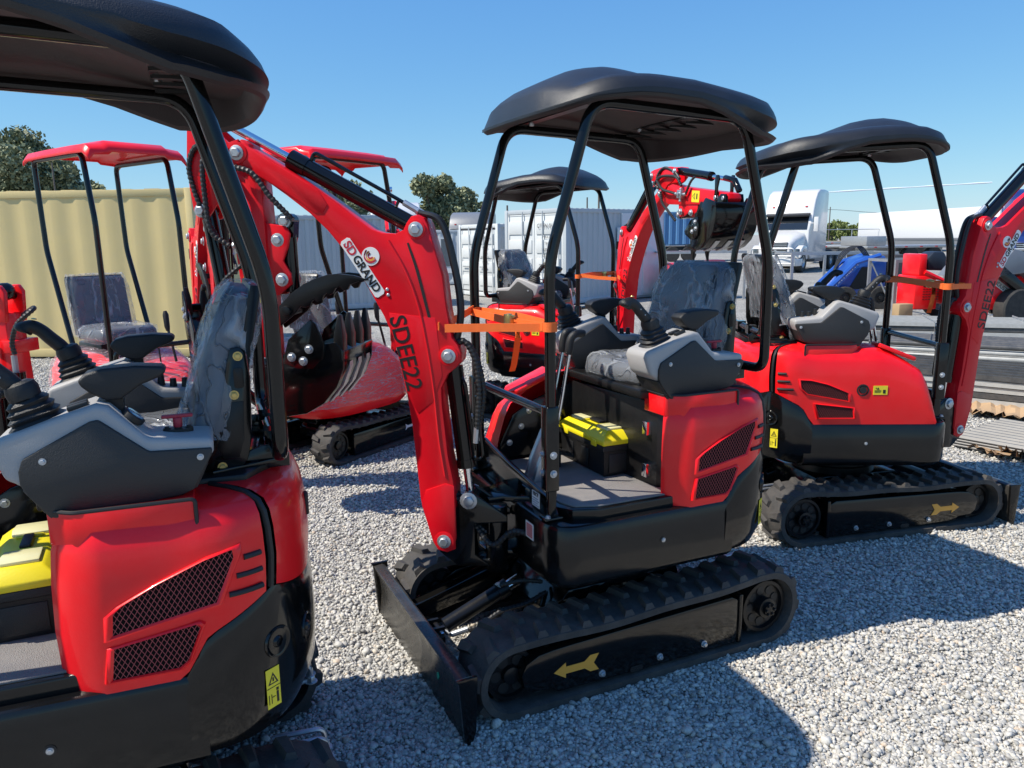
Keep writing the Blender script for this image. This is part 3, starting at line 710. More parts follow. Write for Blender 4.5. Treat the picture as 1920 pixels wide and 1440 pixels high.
    part('wall_bolt', lambda mb: [mb.bolt((x, -.295, z), (0, 1, 0), .010, .008) for x, z in ((.30, .80), (.20, .94), (.24, .87))], 'zinc', root, key='iwb')
    sb = part('seat_box', lambda mb: (mb.prism([(-.3, .70), (-.085, .70), (-.085, .98), (-.10, 1.05), (-.14, 1.085), (-.3, 1.09)], -.295, .262)), 'panel_gloss', root, key='sbox', bevel=.012, bseg=3)
    part('box_trim', lambda mb: mb.tube(fillet([(-.083, -.27, 1.0), (-.083, .245, 1.0), (-.083, .245, .72)], .03), .004, 6), 'satin_black', sb, key='btrim')
    part('latch', lambda mb: [(mb.bx(-.086, -.074, .225, .262, z, z + .055), mb.cyl((-.07, .268, z), (-.07, .268, z + .055), .008, seg=10), mb.bx(-.045 - .03, -.034, .268, .30, z, z + .055)) for z in (.755, .93)], 'chrome', sb, key='lat', bevel=.002)
    part('seat_bracket', lambda mb: (mb.bx(-.12, -.06, -.10, .06, 1.075, 1.10), mb.prism([(-.14, 1.02), (-.06, 1.02), (-.055, 1.10), (-.14, 1.10)], .02, .06), [mb.bolt((-.055, y, 1.045), (1, 0, 0), .009) for y in (-.03, .04)]), 'satin_black', sb, key='sbr', bevel=.003)
    # red plate with rubber edge under each console
    for sd in (1, -1):
        f = part('console_base', lambda mb: mb.prism([(-.355, .27 * sd), (-.040, .27 * sd), (-.040, .405 * sd), (-.10, .448 * sd), (-.355, .452 * sd)], 1.03, 1.112, 'z'), 'red', root, key=('cb', sd), bevel=.004)
        part('rubber_edge', lambda mb: mb.tube(fillet([(-.357, .453 * sd, 1.04), (-.357, .453 * sd, 1.114), (-.10, .449 * sd, 1.114), (-.038, .407 * sd, 1.114), (-.038, .27 * sd, 1.114)], .012), .005, 8), 'ink', f, key=('re', sd))
    consoles(root); seat(root); rops(root)
def plan_rear(y):
    t = min(1, abs(y) / HR); return (HX0 - HB * max(0, 1 - t ** 2.3) ** (1 / 2.3), y)

CON = [(.045, 1.285), (.052, 1.262), (.030, 1.195), (.012, 1.185), (-.015, 1.165), (-.06, 1.105), (-.10, 1.098), (-.33, 1.125), (-.36, 1.135), (-.408, 1.215), (-.41, 1.248), (-.265, 1.262), (-.19, 1.345), (-.165, 1.352), (-.08, 1.327)]
def consoles(root):
    for sd in (1, -1):
        y0, y1 = .265 * sd, .415 * sd; c = .34 * sd
        con = part('control_console', lambda mb: mb.prism(CON, y0, y1), 'console_grey', root, key=('con', sd), bevel=.014, bseg=3, angle=40)
        side = [(.0, 1.215), (-.01, 1.242), (-.150, 1.315), (-.168, 1.318), (-.262, 1.236), (-.27, 1.232), (-.405, 1.226), (-.403, 1.21), (-.357, 1.128), (-.33, 1.119), (-.10, 1.092), (-.055, 1.10), (-.012, 1.158), (.0, 1.185)]
        sp = part('side_panel', lambda mb: (mb.prism(side, y1 - .02 * sd, y1 + .010 * sd), mb.prism(side, y0 + .02 * sd, y0 - .008 * sd), mb.prism([(.0, 1.17), (-.05, 1.095), (-.10, 1.088), (-.33, 1.114), (-.365, 1.13), (-.395, 1.19), (-.3, 1.19)], y0 - .003 * sd, y1)), 'console_dark', con, key=('csp', sd), bevel=.005)
        part('panel_screw', lambda mb: [mb.bolt((x, y1 + .010 * sd, z), (0, sd, 0), .0055, .004) for x, z in ((-.05, 1.235), (-.377, 1.208))], 'zinc', con, key=('csc', sd))
        # joystick
        bx, bz = -.045, 1.300
        def boot(mb):
            ax = Vector((.40, 0, 1)).normalized() if False else Vector((.30, 0, .95)).normalized(); p = Vector((bx, c, bz - .02)); rs = []
            for k in range(12):
                r = (.064 - .0024 * k) * (1.0 if k % 2 == 0 else .86); q = p + ax * (k * .0082)
                ex = Vector((.95, 0, -.30)); ey = Vector((0, 1, 0))
                rs.append([q + ex * math.copysign(abs(math.cos(a)) ** .6, math.cos(a)) * r * 1.12 + ey * math.copysign(abs(math.sin(a)) ** .6, math.sin(a)) * r * .9 for a in [2 * math.pi * i / 20 for i in range(20)]])
            for r, h in ((.034, .092), (.036, .112), (.032, .126), (.021, .132)): rs.append([p + ax * h + Vector((.95, 0, -.30)) * math.cos(a) * r + Vector((0, 1, 0)) * math.sin(a) * r for a in [2 * math.pi * i / 20 for i in range(20)]])
            mb.rings(rs)
        js = part('joystick', boot, 'plastic_black', con, key=('boot', sd), angle=25)
        def grip(mb):
            P = curve([(-.012, c, 1.378), (.006, c, 1.402), (.034, c, 1.432), (.055, c, 1.455), (.078, c, 1.468), (.098, c, 1.462), (.104, c, 1.452)], 5)
            rr = [float(np.interp(i / (len(P) - 1), [0, .2, .5, .75, .88, .97, 1], [.018, .021, .0195, .021, .027, .021, .008])) for i in range(len(P))]
            mb.tube(P, rr, 14)
        part('grip', grip, 'plastic_black', js, key=('grip', sd), angle=60)
        part('grip_button', lambda mb: (mb.lathe((.070, c, 1.490), (-.2, 0, 1), [(0, .008), (.003, .007), (.004, .001)], 12),), 'brass', js, key=('gbt', sd))
        part('grip_screw', lambda mb: [mb.ball((x, c + .0200 * sd, z), .0030, 8) for x, z in ((.004, 1.398), (.024, 1.421), (.044, 1.443))], 'zinc', js, key=('gsc', sd))
        # armrest
        def arm(mb):
            P = [(-.148, 1.392, .027), (-.155, 1.409, .032), (-.21, 1.418, .036), (-.29, 1.424, .034), (-.322, 1.420, .030), (-.328, 1.408, .028)]
            lo = [(-.128, 1.402), (-.135, 1.388), (-.155, 1.368), (-.185, 1.352), (-.215, 1.352), (-.235, 1.366), (-.262, 1.384), (-.305, 1.400), (-.318, 1.412), (-.310, 1.424), (-.25, 1.430), (-.18, 1.427), (-.145, 1.418)]
            mb.prism(lo, c - .034, c + .034)
        ar = part('armrest', arm, 'plastic_black', con, key=('arm', sd), bevel=.010, bseg=3, angle=50)
        part('armrest_post', lambda mb: mb.box((-.20, c, 1.342), (.036, .036, .05)), 'satin_black', ar, key=('armp', sd))
        if sd > 0:
            g = part('gauge', lambda mb: mb.lathe((-.232, c + .02, 1.303), (-.70, 0, .75), [(0, .028), (.012, .028), (.014, .024)], 24), 'ink', con, key='gau')
            part('gauge_face', lambda mb: mb.lathe((-.232, c + .02, 1.303) , (-.70, 0, .75), [(.0125, .022), (.0155, .021), (.016, .001)], 24), 'gauge_blue', g, key='gauf')
            h = part('shutoff_handle', lambda mb: (mb.cyl((-.33, c - .01, 1.265), (-.33, c - .01, 1.29), .011, seg=14), mb.box((-.33, c - .01, 1.293), (.072, .014, .009))), 'handle_red', con, key='sho', bevel=.003)
            part('handle_base', lambda mb: (mb.prism([(-.33 + .035 * math.cos(a), c - .01 + .018 * math.sin(a)) for a in [2 * math.pi * i / 20 for i in range(20)]], 1.252, 1.262, 'z'), mb.cyl((-.33, c - .01, 1.26), (-.33, c - .01, 1.272), .009), [mb.bolt((-.33 + dx, c - .01, 1.262), (0, 0, 1), .006, .004) for dx in (-.025, .025)]), 'ink', h, key='shb')
            part('switch_cap', lambda mb: [(mb.box((-.125 + k * .004, c + .035 - k * .03, 1.345 - k * .001), (.045, .02, .012), ry=.25)) for k in range(2)], 'ink', con, key='swc', bevel=.003)
        else:
            part('key_switch', lambda mb: [(mb.cyl((x, c + .03, 1.25 + z), (x, c + .03, 1.285 + z), .012, .009)) for x, z in ((-.30, .0), (-.265, .015), (-.335, .0))], 'ink', con, key='ksw')

def seat(root):
    def backrest(mb):
        rs = []
        for k, (x, z, w, t) in enumerate([(-.405, 1.20, .205, .045), (-.41, 1.23, .225, .06), (-.425, 1.30, .228, .055), (-.445, 1.38, .225, .050), (-.468, 1.46, .215, .05), (-.492, 1.53, .200, .048), (-.508, 1.575, .170, .036), (-.515, 1.592, .12, .02)]):
            r = []
            for i in range(28):
                a = 2 * math.pi * i / 28; e = 2 / 4.5; cy = math.copysign(abs(math.cos(a)) ** e, math.cos(a)); cx = math.copysign(abs(math.sin(a)) ** e, math.sin(a))
                bul = .012 * (1 - cy * cy) * math.cos(k * 1.9) if cx > .5 else 0
                r.append(Vector((x + t * cx + bul + .018 * cy * cy * (cx > 0), w * cy, z + .02 * cx * .3)))
            rs.append(r)
        mb.rings(rs)
    b = part('backrest', backrest, 'vinyl', root, key='bkr', angle=60)
    part('backrest_shell', lambda mb: (mb.prism([(-.455, 1.18), (-.475, 1.22), (-.555, 1.585), (-.548, 1.60), (-.53, 1.60), (-.525, 1.58), (-.47, 1.38), (-.445, 1.20)], -.222, .222), [mb.prism([(-.481, 1.24), (-.553, 1.56), (-.556, 1.56), (-.486, 1.235)], y - .012, y + .012) for y in (-.15, -.05, .05, .15)], mb.bx(-.545, -.525, -.17, .17, 1.49, 1.50)), 'satin_black', b, key='bks', bevel=.006)
    for sd in (1, -1):
        br = part('seat_side_plate', lambda mb: mb.prism([(-.375, 1.115), (-.40, 1.095), (-.46, 1.10), (-.49, 1.14), (-.505, 1.20), (-.512, 1.36), (-.505, 1.43), (-.49, 1.445), (-.465, 1.44), (-.455, 1.40), (-.43, 1.27), (-.40, 1.20)], .232 * sd, .247 * sd), 'gloss_black', root, key=('ssp', sd), bevel=.005)
        part('plate_recess', lambda mb: (mb.prism(rrect(-.495, -.47, 1.335, 1.39, .008), .2475 * sd, .2495 * sd), mb.prism([(-.43, 1.15), (-.47, 1.15), (-.485, 1.20), (-.49, 1.30), (-.46, 1.30), (-.43, 1.22), (-.415, 1.18)], .2475 * sd, .2495 * sd)), 'satin_black', br, key=('spr', sd), bevel=.001)
        part('brass_bolt', lambda mb: [mb.bolt((x, .247 * sd, z), (0, sd, 0), .0085, .008) for x, z in ((-.484, 1.42), (-.468, 1.318), (-.425, 1.128))], 'brass', br, key=('bb', sd))
    def cushion(mb):
        rs = []
        for z, k in ((1.125, .93), (1.135, 1.), (1.165, 1.0), (1.182, .95), (1.188, .85), (1.180, .6), (1.178, .01)):
            rs.append([Vector((-.235 + .20 * k * math.copysign(abs(math.cos(a)) ** .5, math.cos(a)), .235 * k * math.copysign(abs(math.sin(a)) ** .5, math.sin(a)), z + .008 * math.cos(a))) for a in [2 * math.pi * i / 32 for i in range(32)]])
        mb.rings(rs)
    part('seat_cushion', cushion, 'vinyl', root, key='cus', angle=60)
    part('seat_pan', lambda mb: mb.prism([(-.42, -.22), (-.05, -.22), (-.03, -.19), (-.03, .19), (-.05, .22), (-.42, .22)], 1.10, 1.13, 'z'), 'satin_black', root, key='span', bevel=.006)
    random.seed(3)
    def film(mb):
        rs = []; N = 60
        for k in range(26):
            z = 1.205 + .40 * k / 25; t = k / 25
            x = float(np.interp(z, [1.2, 1.3, 1.46, 1.6], [-.405, -.43, -.475, -.518])); w = float(np.interp(z, [1.2, 1.25, 1.46, 1.57, 1.61], [.262, .25, .238, .215, .12])); d = float(np.interp(z, [1.2, 1.5, 1.58, 1.61], [.085, .072, .06, .02]))
            r = []
            for i in range(N):
                a = 2 * math.pi * i / N; e = 2 / 3.8
                wob = .006 * math.sin(5 * a + 9 * t) + .004 * math.sin(13 * a - 14 * t) + .005 * math.sin(23 * a + 4 * math.sin(7 * t)) + random.uniform(-.0015, .0015)
                r.append(Vector((x + .006 + (d + wob) * math.copysign(abs(math.sin(a)) ** e, math.sin(a)), (w + wob) * math.copysign(abs(math.cos(a)) ** e, math.cos(a)), z + .010 * math.sin(3 * a) * (1 - t))))
            rs.append(r)
        mb.rings(rs, cap=False); mb.add(rs[-1], [tuple(range(N))])
    part('plastic_cover', film, 'seat_film', root, key='sfilm', angle=180)
    def film2(mb):
        rs = []; N = 44
        for z, k in ((1.12, 1.04), (1.14, 1.07), (1.175, 1.05), (1.198, .97), (1.205, .7), (1.2, .35), (1.2, .01)):
            rs.append([Vector((-.235 + (.205 + .006 * math.sin(11 * a) + random.uniform(-.004, .004)) * k * math.copysign(abs(math.cos(a)) ** .5, math.cos(a)), (.24 + .005 * math.sin(9 * a)) * k * math.copysign(abs(math.sin(a)) ** .5, math.sin(a)), z + random.uniform(-.005, .005))) for a in [2 * math.pi * i / N for i in range(N)]])
        mb.rings(rs, cap=False)
    part('plastic_cover', film2, 'seat_film', root, key='sfilm2', angle=180)

def rops(root):
    r = .0205
    for sd in (1, -1):
        y, yt = .36 * sd, .361 * sd
        P = fillet([(.425, y, .76), (.43, y, 1.636), (.262, yt, 2.178), (-.412, yt, 2.150), (-.567, y, 1.602), (-.567, y, 1.29)], .085, 8)
        part('canopy_post', lambda mb: mb.tube(P, r, 14), 'gloss_black', root, key=('post', sd), angle=60)
        bk = part('post_bracket', lambda mb: (mb.box((.43, y, .95), (.052, .052, .32)), mb.box((.427, y + .004 * sd, .735), (.03, .03, .14)), mb.box((.427, y, .684), (.075, .06, .014))), 'gloss_black', root, key=('pbr', sd), bevel=.006)
        part('bracket_bolt', lambda mb: [mb.bolt((.43 + (.0), y + .0262 * sd, z), (0, sd, 0), .010, .008) for z in (.86, .93)] + [mb.bolt((.4565, y - .01 * sd, z), (1, 0, 0), .009, .008) for z in (.86, .93)] + [mb.bolt((.45, y + .02 * sd, .691), (0, 0, 1), .008, .007)], 'zinc', bk, key=('pbb', sd))
    part('rear_cross_bar', lambda mb: (mb.tube(fillet([(-.567, .36, 1.30), (-.567, .36, 1.165), (-.567, -.36, 1.165), (-.567, -.36, 1.30)], .11, 8), r * 1.001, 14), mb.box((-.567, .12, 1.165), (.05, .06, .05)), mb.box((-.567, -.12, 1.165), (.05, .06, .05))), 'gloss_black', root, key='ubar', angle=50)
    part('bar_support', lambda mb: [(mb.prism([(-.42, 1.10), (-.60, 1.10), (-.60, 1.14), (-.57, 1.165), (-.53, 1.165), (-.44, 1.135)], s * .20, s * .21)) for s in (1, -1)] + [mb.prism([(-.40, -.28), (-.60, -.20), (-.60, .20), (-.40, .28)], 1.115, 1.127, 'z')], 'gloss_black', root, key='ubs', bevel=.003)
    part('guard_rail', lambda mb: mb.tube(fillet([(.435, .352, 1.085), (.435, -.30, 1.085), (.435, -.335, 1.085), (.435, -.335, .74)], .05, 8), .017, 12), 'gloss_black', root, key='grd', angle=60)
    ca = part('canopy', canopy_mesh, ['canopy_black', 'canopy_under', 'ink'], root, key='canopy', angle=42)
    part('canopy_bracket', lambda mb: [(mb.box((x, y, 2.195), (.05, .07, .006)), mb.bolt((x, y * .98, 2.192), (0, 0, -1), .011, .016)) for x in (.20, -.34) for y in (.25, -.25)], 'zinc', ca, key='cbr')
    part('canopy_rail', lambda mb: [mb.bx(x - .02, x + .02, -.36, .36, 2.185, 2.205) for x in (.20, -.34)], 'satin_black', ca, key='crl')
    # travel levers and pedals
    for y in (.045, -.03):
        L = part('travel_lever', lambda mb: mb.tube(curve([(.315, y, .73), (.285, y, .80), (.23, y, .97), (.165 + (y > 0) * .01, y, 1.26)], 5), .0085, 10), 'chrome', root, key=('lev', y))
        part('lever_knob', lambda mb: mb.tube(curve([(.172 + (y > 0) * .01, y, 1.24), (.162 + (y > 0) * .01, y, 1.30), (.15, y, 1.322), (.115, y - .012, 1.322), (.10, y - .016, 1.318)], 5), [.013] + [.0165] * 18 + [.013, .006], 12), 'plastic_black', L, key=('levk', y), angle=60)
        part('lever_base', lambda mb: mb.prism([(.30, .72), (.35, .72), (.325, .80), (.27, .92), (.255, .92), (.275, .82)], y - .012, y + .012), 'zinc', L, key=('levb', y), bevel=.004)
    part('foot_pedal', lambda mb: (mb.box((.16, -.10, .79), (.13, .085, .012), ry=-.3), [mb.box((.16 - .05 + k * .018, -.10, .797 + (k - 2.7) * .0055), (.006, .085, .008), ry=-.3) for k in range(6)], mb.bx(.15, .17, -.12, -.08, .72, .79)), 'plastic_black', root, key='ped')

# ------------- boom: side outline (r, z) measured from the swing pivot
BOOM = [(.06, .548), (.095, .66), (.103, .704), (.118, .90), (.126, 1.004), (.150, 1.18), (.183, 1.335), (.222, 1.43), (.268, 1.516), (.315, 1.60), (.364, 1.675), (.425, 1.75), (.49, 1.813), (.579, 1.882), (.66, 1.94), (.729, 1.99), (.762, 1.995), (.795, 2.005), (.806, 2.035), (.795, 2.07), (.765, 2.085), (.735, 2.072), (.62, 2.005), (.496, 1.927), (.38, 1.845), (.256, 1.752), (.215, 1.738), (.163, 1.734), (.132, 1.748), (.118, 1.775), (.10, 1.797), (.075, 1.802), (.052, 1.79), (.040, 1.766), (.012, 1.66), (-.010, 1.578), (-.022, 1.456), (-.040, 1.345), (-.062, 1.318), (-.074, 1.285), (-.070, 1.25), (-.048, 1.226), (-.022, 1.205), (.006, 1.15), (.005, 1.08), (-.004, .98), (-.012, .88), (-.030, .78), (-.037, .68), (-.037, .545), (-.026, .50), (.005, .482), (.04, .492), (.056, .52)]
HWB = .058
def boom(root, px, prz, arm_pose, full=True, key='', light=False, near=1):
    """px: pivot ahead of the slew axis, prz: swing angle against the body; the frame is (r, y, z)"""
    kw = dict(loc=(px, 0, 0), rz=prz)
    bk = part('swing_bracket', lambda mb: ([mb.prism([(-.05, .685), (-.06, .715), (-.085, .738), (-.115, .725), (-.21, .66), (-.24, .64), (-.24, .615), (-.11, .605), (-.11, .475), (-.17, .43), (-.04, .425), (.03, .48), (.056, .53), (.035, .585)], y - .008, y + .008) for y in (-.046, .046)], mb.cyl((-.19, 0, .40), (-.19, 0, .67), .045, seg=20), mb.bx(-.19, -.07, -.038, .038, .435, .455), mb.bx(-.18, -.09, -.037, .037, .60, .615)), 'gloss_black', root, key='swb', bevel=.003, **kw)
    part('swing_arm', lambda mb: (mb.prism([(.36, -.16), (.50, -.07), (.56, -.07), (.56, .07), (.50, .07), (.36, .16)], .665, .69, 'z'), mb.prism([(.36, -.16), (.50, -.07), (.56, -.07), (.56, .07), (.50, .07), (.36, .16)], .43, .46, 'z')), 'gloss_black', root, key='swa', bevel=.004)
    part('hose_bundle', lambda mb: [hose(mb, [(-.40, -.12 + .05 * k, .53 + .02 * (k % 3)), (-.27, -.09 + .035 * k, .50 + .02 * k), (-.18, -.07 + .03 * k, .52 + .03 * (k % 2)), (-.1, -.03 + .012 * k, .60), (-.02, -.02 + .009 * k, .72)], .011) for k in range(5)], 'hose', root, key='hb', **kw)
    bm_ = part('boom', lambda mb: mb.prism(BOOM, -HWB, HWB), 'red_boom', root, key='boom', bevel=.0035, angle=30, **kw)
    def trim(mb):   # raised weld plates, slot
        pass
    for sd in (1, -1):
        y = HWB * sd; d = (0, sd, 0)
        part('pin_boss', lambda mb: [mb.lathe((x, y, z), d, [(-.002, rr), (.006, rr), (.007, rr * .9)], 24) for x, z, rr in ((.012, .531, .040), (-.027, 1.276, .038), (.083, 1.749, .036), (.762, 2.040, .040))], 'red_boom', bm_, key=('boss', sd))
        part('pin_bolt', lambda mb: [mb.bolt((x, y + .007 * sd, z), d, .0195, .013) for x, z in ((.012, .531), (-.027, 1.276), (.083, 1.749), (.762, 2.040))], 'zinc', bm_, key=('pinb', sd), bevel=.0015)
        part('bracket_pin', lambda mb: mb.bolt((-.089, (.054) * sd, .70), d, .024, .014), 'zinc', bk, key=('brp', sd), bevel=.0015)
        part('boom_slot', lambda mb: mb.prism(cap_line([(.117, 1.70), (.085, 1.60), (.050, 1.45), (.020, 1.315)], .0055, .012), y - .004 * sd, y + .0018 * sd), 'ink', bm_, key=('slot', sd))
        part('weld_plate', lambda mb: (mb.prism([(.745, 2.075), (.50, 1.926), (.45, 1.895), (.42, 1.845), (.44, 1.815), (.47, 1.815), (.53, 1.86), (.60, 1.905), (.74, 1.99)], y - .002 * sd, y + .0035 * sd), mb.prism([(.0, 1.20), (.02, 1.42), (.20, 1.44), (.175, 1.30), (.14, 1.12), (.10, 1.05), (.04, 1.10)], y - .002 * sd, y + .002 * sd), mb.prism([(-.034, .50), (-.034, .76), (.0, .77), (.08, .74), (.098, .68), (.058, .53), (.03, .492), (0, .486)], y - .002 * sd, y + .004 * sd)), 'red_boom', bm_, key=('weld', sd), bevel=.0012)
        part('rib_weld', lambda mb: mb.tube([(x, y + .002 * sd, z) for x, z in curve2([(.19, 1.71), (.13, 1.60), (.085, 1.47), (.058, 1.33), (.035, 1.15), (.02, .95), (.0, .80)])], .0045, 6), 'red_boom', bm_, key=('ribw', sd))
        # lettering and emblem
        up = Vector((.235, 0, 1)).normalized() * 1
        tdir = Vector((-.0135 * 1 - .20, 0, -1)) if sd > 0 else Vector((.20, 0, 1))
        tdir.normalize(); ndir = Vector((0, sd, 0)); ydir = ndir.cross(tdir)
        t = put_text('model_lettering', 'SDEE22', .092, 'ink', bm_, (.142, y + .0028 * sd, 1.285), tdir, ydir, .0006)
        emb = part('maker_decal', lambda mb: decal_plate(mb, y, sd), 'sticker_white', bm_, key=('dec', sd))
        ld = Vector((-.60, 0, -.92)) if False else Vector((-.53, 0, -.85)); ld.normalize()
        if sd < 0: ld = -ld
        yd = ndir.cross(ld)
        _a = Vector((.362, y + .0030 * sd, 1.715)); _d = Vector((-.134, 0, -.21)).normalized(); ld = _d * (1 if sd > 0 else -1); yd = ndir.cross(ld); a0 = _a + _d * .040; a1 = _a + _d * .152
        if sd > 0:
            put_text('maker_lettering', 'SD', .046, 'logo_red', emb, a0, ld, yd, .0012); put_text('maker_lettering', 'GRAND', .044, 'ink', emb, a1, ld, yd, .0012)
        else:
            put_text('maker_lettering', 'SD', .046, 'logo_red', emb, _a + _d * .210, ld, yd, .0012); put_text('maker_lettering', 'GRAND', .044, 'ink', emb, _a + _d * .098, ld, yd, .0012)
        def swirl(mb):
            cx, cz = .262, 1.652
            for k, (r0, w, a0_, a1_) in enumerate(((.026, .006, -150, 60), (.018, .005, -165, 80), (.0105, .0045, -160, 95))):
                A = [R(a0_ + (a1_ - a0_) * i / 16) for i in range(17)]
                o = [(cx + r0 * math.cos(a), cz + r0 * math.sin(a)) for a in A]; q = [(cx + .003 + (r0 - w * math.sin(math.pi * i / 16) - .0005) * math.cos(a), cz + .003 + (r0 - w * math.sin(math.pi * i / 16) - .0005) * math.sin(a)) for i, a in enumerate(A)]
                mb.prism(o + q[::-1], y + .0025 * sd, y + .0036 * sd); mb.cur = 1 if k == 0 else 0
        part('maker_emblem', swirl, ['logo_red', 'arrow_gold'], emb, key=('swl', sd))
        part('rivet', lambda mb: [mb.ball((x, y + .001 * sd, z), .007, 10, (1, .6, 1)) for x, z in ((.203, 1.528), (.200, 1.507))], 'zinc', bm_, key=('riv', sd))
    if light:
        q_, o_ = (1, 0.) if light != 'front' else (-1, .285)      # on the back or on the front face of the boom
        def LX(x): return o_ + q_ * x
        li = part('work_light', lambda mb: (mb.prism(rrect(min(LX(-.055), LX(-.02)), max(LX(-.055), LX(-.02)), 1.60, 1.67, .008), -.055, .055), mb.cyl((LX(-.03), 0, 1.56), (LX(-.03), 0, 1.60), .01), mb.bx(LX(-.045), LX(.02), -.035, .035, 1.552, 1.562)), 'satin_black', bm_, key=('wli', q_), bevel=.004)
        part('light_lens', lambda mb: mb.bx(LX(-.058), LX(-.0545), -.048, .048, 1.607, 1.663), 'light_lens', li, key=('lns', q_))
    # boom cylinder
    a, b = Vector((-.089, 0, .70)), Vector((-.027, 0, 1.276)); d = (b - a).normalized()
    part('boom_cylinder', lambda mb: (mb.cyl(a + d * .13, b - d * .05, .036, seg=22), mb.cyl(a + d * .125, a + d * .16, .039, seg=22), mb.box(b - d * .025, (.04, .05, .08), ry=.1), mb.cyl(a - Vector((0, .03, 0)), a + Vector((0, .03, 0)), .03), mb.tube([a + d * .2 + Vector((-.045, .03, 0)), b - d * .12 + Vector((-.045, .03, 0)), b - d * .09 + Vector((-.03, .01, 0))], .006, 8), mb.tube(fillet([a + d * .16 + Vector((-.04, .02, 0)), a + d * .16 + Vector((-.075, .03, .01)), b - d * .16 + Vector((-.08, .03, 0))], .03), .006, 8)), 'gloss_black', root, key='bcyl', **kw)
    part('cylinder_rod', lambda mb: mb.cyl(a, a + d * .13, .017, seg=16), 'chrome', root, key='bcylr', **kw)
    part('boom_hose', lambda mb: [hose(mb, [(-.035 + dx, dy, 1.30), (-.08, dy, 1.33 - dx), (-.125, dy, 1.25), (-.135 - dx, dy, 1.12), (-.125, dy, .98)], .011) for dx, dy in ((0, .03), (.01, -.01))], 'hose', root, key='bho', **kw)
    part('hose_fitting', lambda mb: [mb.cyl((-.124, dy, .99), (-.118, dy, .93), .012, seg=8) for dy in (.03, -.01)], 'zinc', root, key='bhf', **kw)
    # arm cylinder
    AP = Vector((.762, 0, 2.040)); ca, sa = math.cos(R(arm_pose['arm'])), math.sin(R(arm_pose['arm']))
    def A(u, v, y=0.): return Vector((AP.x + u * ca + v * -sa * -1 * (-1), y, AP.z + u * sa + v * ca)) if False else Vector((AP.x + u * ca - v * sa, y, AP.z + u * sa + v * ca))
    # arm frame: u along the arm, v towards its outer (bucket cylinder) side
    f0 = Vector((.083, 0, 1.749)); rp = A(-.165, .135); d = (rp - f0).normalized(); n = Vector((-d.z, 0, d.x)); L = (rp - f0).length
    barrel = min(.56, L - .09)
    part('arm_cylinder', lambda mb: (mb.cyl(f0 + d * .03, f0 + d * barrel, .034, seg=24), mb.cyl(f0 + d * (barrel - .07), f0 + d * (barrel + .004), .037, seg=24), mb.cyl(f0 - Vector((0, .03, 0)), f0 + Vector((0, .03, 0)), .03), mb.tube(fillet([f0 + d * (barrel - .07) + n * .03, f0 + d * (barrel - .07) + n * .065, f0 + d * .12 + n * .06, f0 + d * .03 + n * .055], .025), .0075, 8), mb.tube([f0 + d * .12 + n * .03, f0 + d * .12 + n * .06], .006, 6)), 'gloss_black', root, key=key and ('acy', key), angle=40, **kw)
    part('cylinder_rod', lambda mb: (mb.cyl(f0 + d * barrel, rp, .0165, seg=18), mb.cyl(rp - Vector((0, .03, 0)), rp + Vector((0, .03, 0)), .028)), 'chrome', root, key=key and ('acr', key), **kw)
    part('arm_hose', lambda mb: [mb.tube(curve([f0 + d * .03 + n * .056 + Vector((0, dy, 0)), f0 + n * .05 + Vector((-.06, dy, -.02)), f0 + Vector((-.13, dy, -.14)), f0 + Vector((-.15, dy, -.30)), f0 + Vector((-.13, dy, -.42)), f0 + Vector((-.10, dy, -.50))], 8), .0115, 8) for dy in (.018, -.012)], 'hose', root, key='aho', **kw)
    part('hose_fitting', lambda mb: (mb.cyl(f0 + d * .10 + n * .06, f0 + d * .03 + n * .057, .012, seg=8), mb.cyl(f0 + d * .04 + n * .057, f0 + d * .01 + n * .055, .0155, seg=6)), 'zinc', root, key=key and ('ahf', key), **kw)
    if not full: return bm_
    # arm
    def arm(mb):
        mb.prism([A(u, v).xz for u, v in [(-.05, -.02), (-.03, -.045), (.02, -.05), (.12, -.075), (.25, -.072), (.5, -.06), (.86, -.042), (.93, -.035), (.945, 0), (.93, .033), (.86, .04), (.5, .055), (.30, .062), (.16, .078), (.05, .05), (-.02, .045)]], -.05, .05)
        for y in (-.052, .052):
            mb.prism([A(u, v).xz for u, v in [(-.05, -.01), (-.04, .03), (-.10, .09), (-.19, .10), (-.205, .14), (-.18, .17), (-.13, .185), (.0, .205), (.12, .21), (.20, .205), (.235, .18), (.23, .15), (.17, .10), (.10, .07), (.03, .0)]], y - .007, y + .007)
            mb.prism([A(u, v).xz for u, v in [(.26, -.06), (.28, -.15), (.31, -.165), (.36, -.15), (.41, -.125), (.46, -.15), (.50, -.15), (.54, -.09), (.54, -.05)]], y * .7 - .006, y * .7 + .006)
    am = part('arm', arm, 'red_boom', root, key=key and ('arm', key), bevel=.003, **kw)
    pins = [(-.165, .135), (.20, .175), (.33, -.12), (.48, -.12), (.80, 0), (.90, 0)]
    part('pin_bolt', lambda mb: [mb.bolt(A(u, v, .060 * s), (0, s, 0), .018, .012) for u, v in pins for s in (1, -1)], 'zinc', am, key=key and ('apb', key), bevel=.001)
    lab = part('warning_label', lambda mb: [mb.prism([A(u, v).xz for u, v in ((.46, -.042), (.565, -.042), (.565, .04), (.46, .04))], .0505 * s, .0515 * s) for s in (near,)], 'sticker_yellow', am, key=key and ('awl', key, near))
    def lm(mb):
        for s in (near,):
            vs = [A(u, v, .0521 * s) for u, v in ((.47, 0), (.505, .026), (.505, -.026), (.478, 0), (.50, .017), (.50, -.017))]
            mb.add(vs, [(0, 1, 4, 3), (1, 2, 5, 4), (2, 0, 3, 5)]); mb.prism([A(u, v).xz for u, v in ((.525, -.02), (.54, -.02), (.54, .02), (.525, .02))], .0515 * s, .0522 * s)
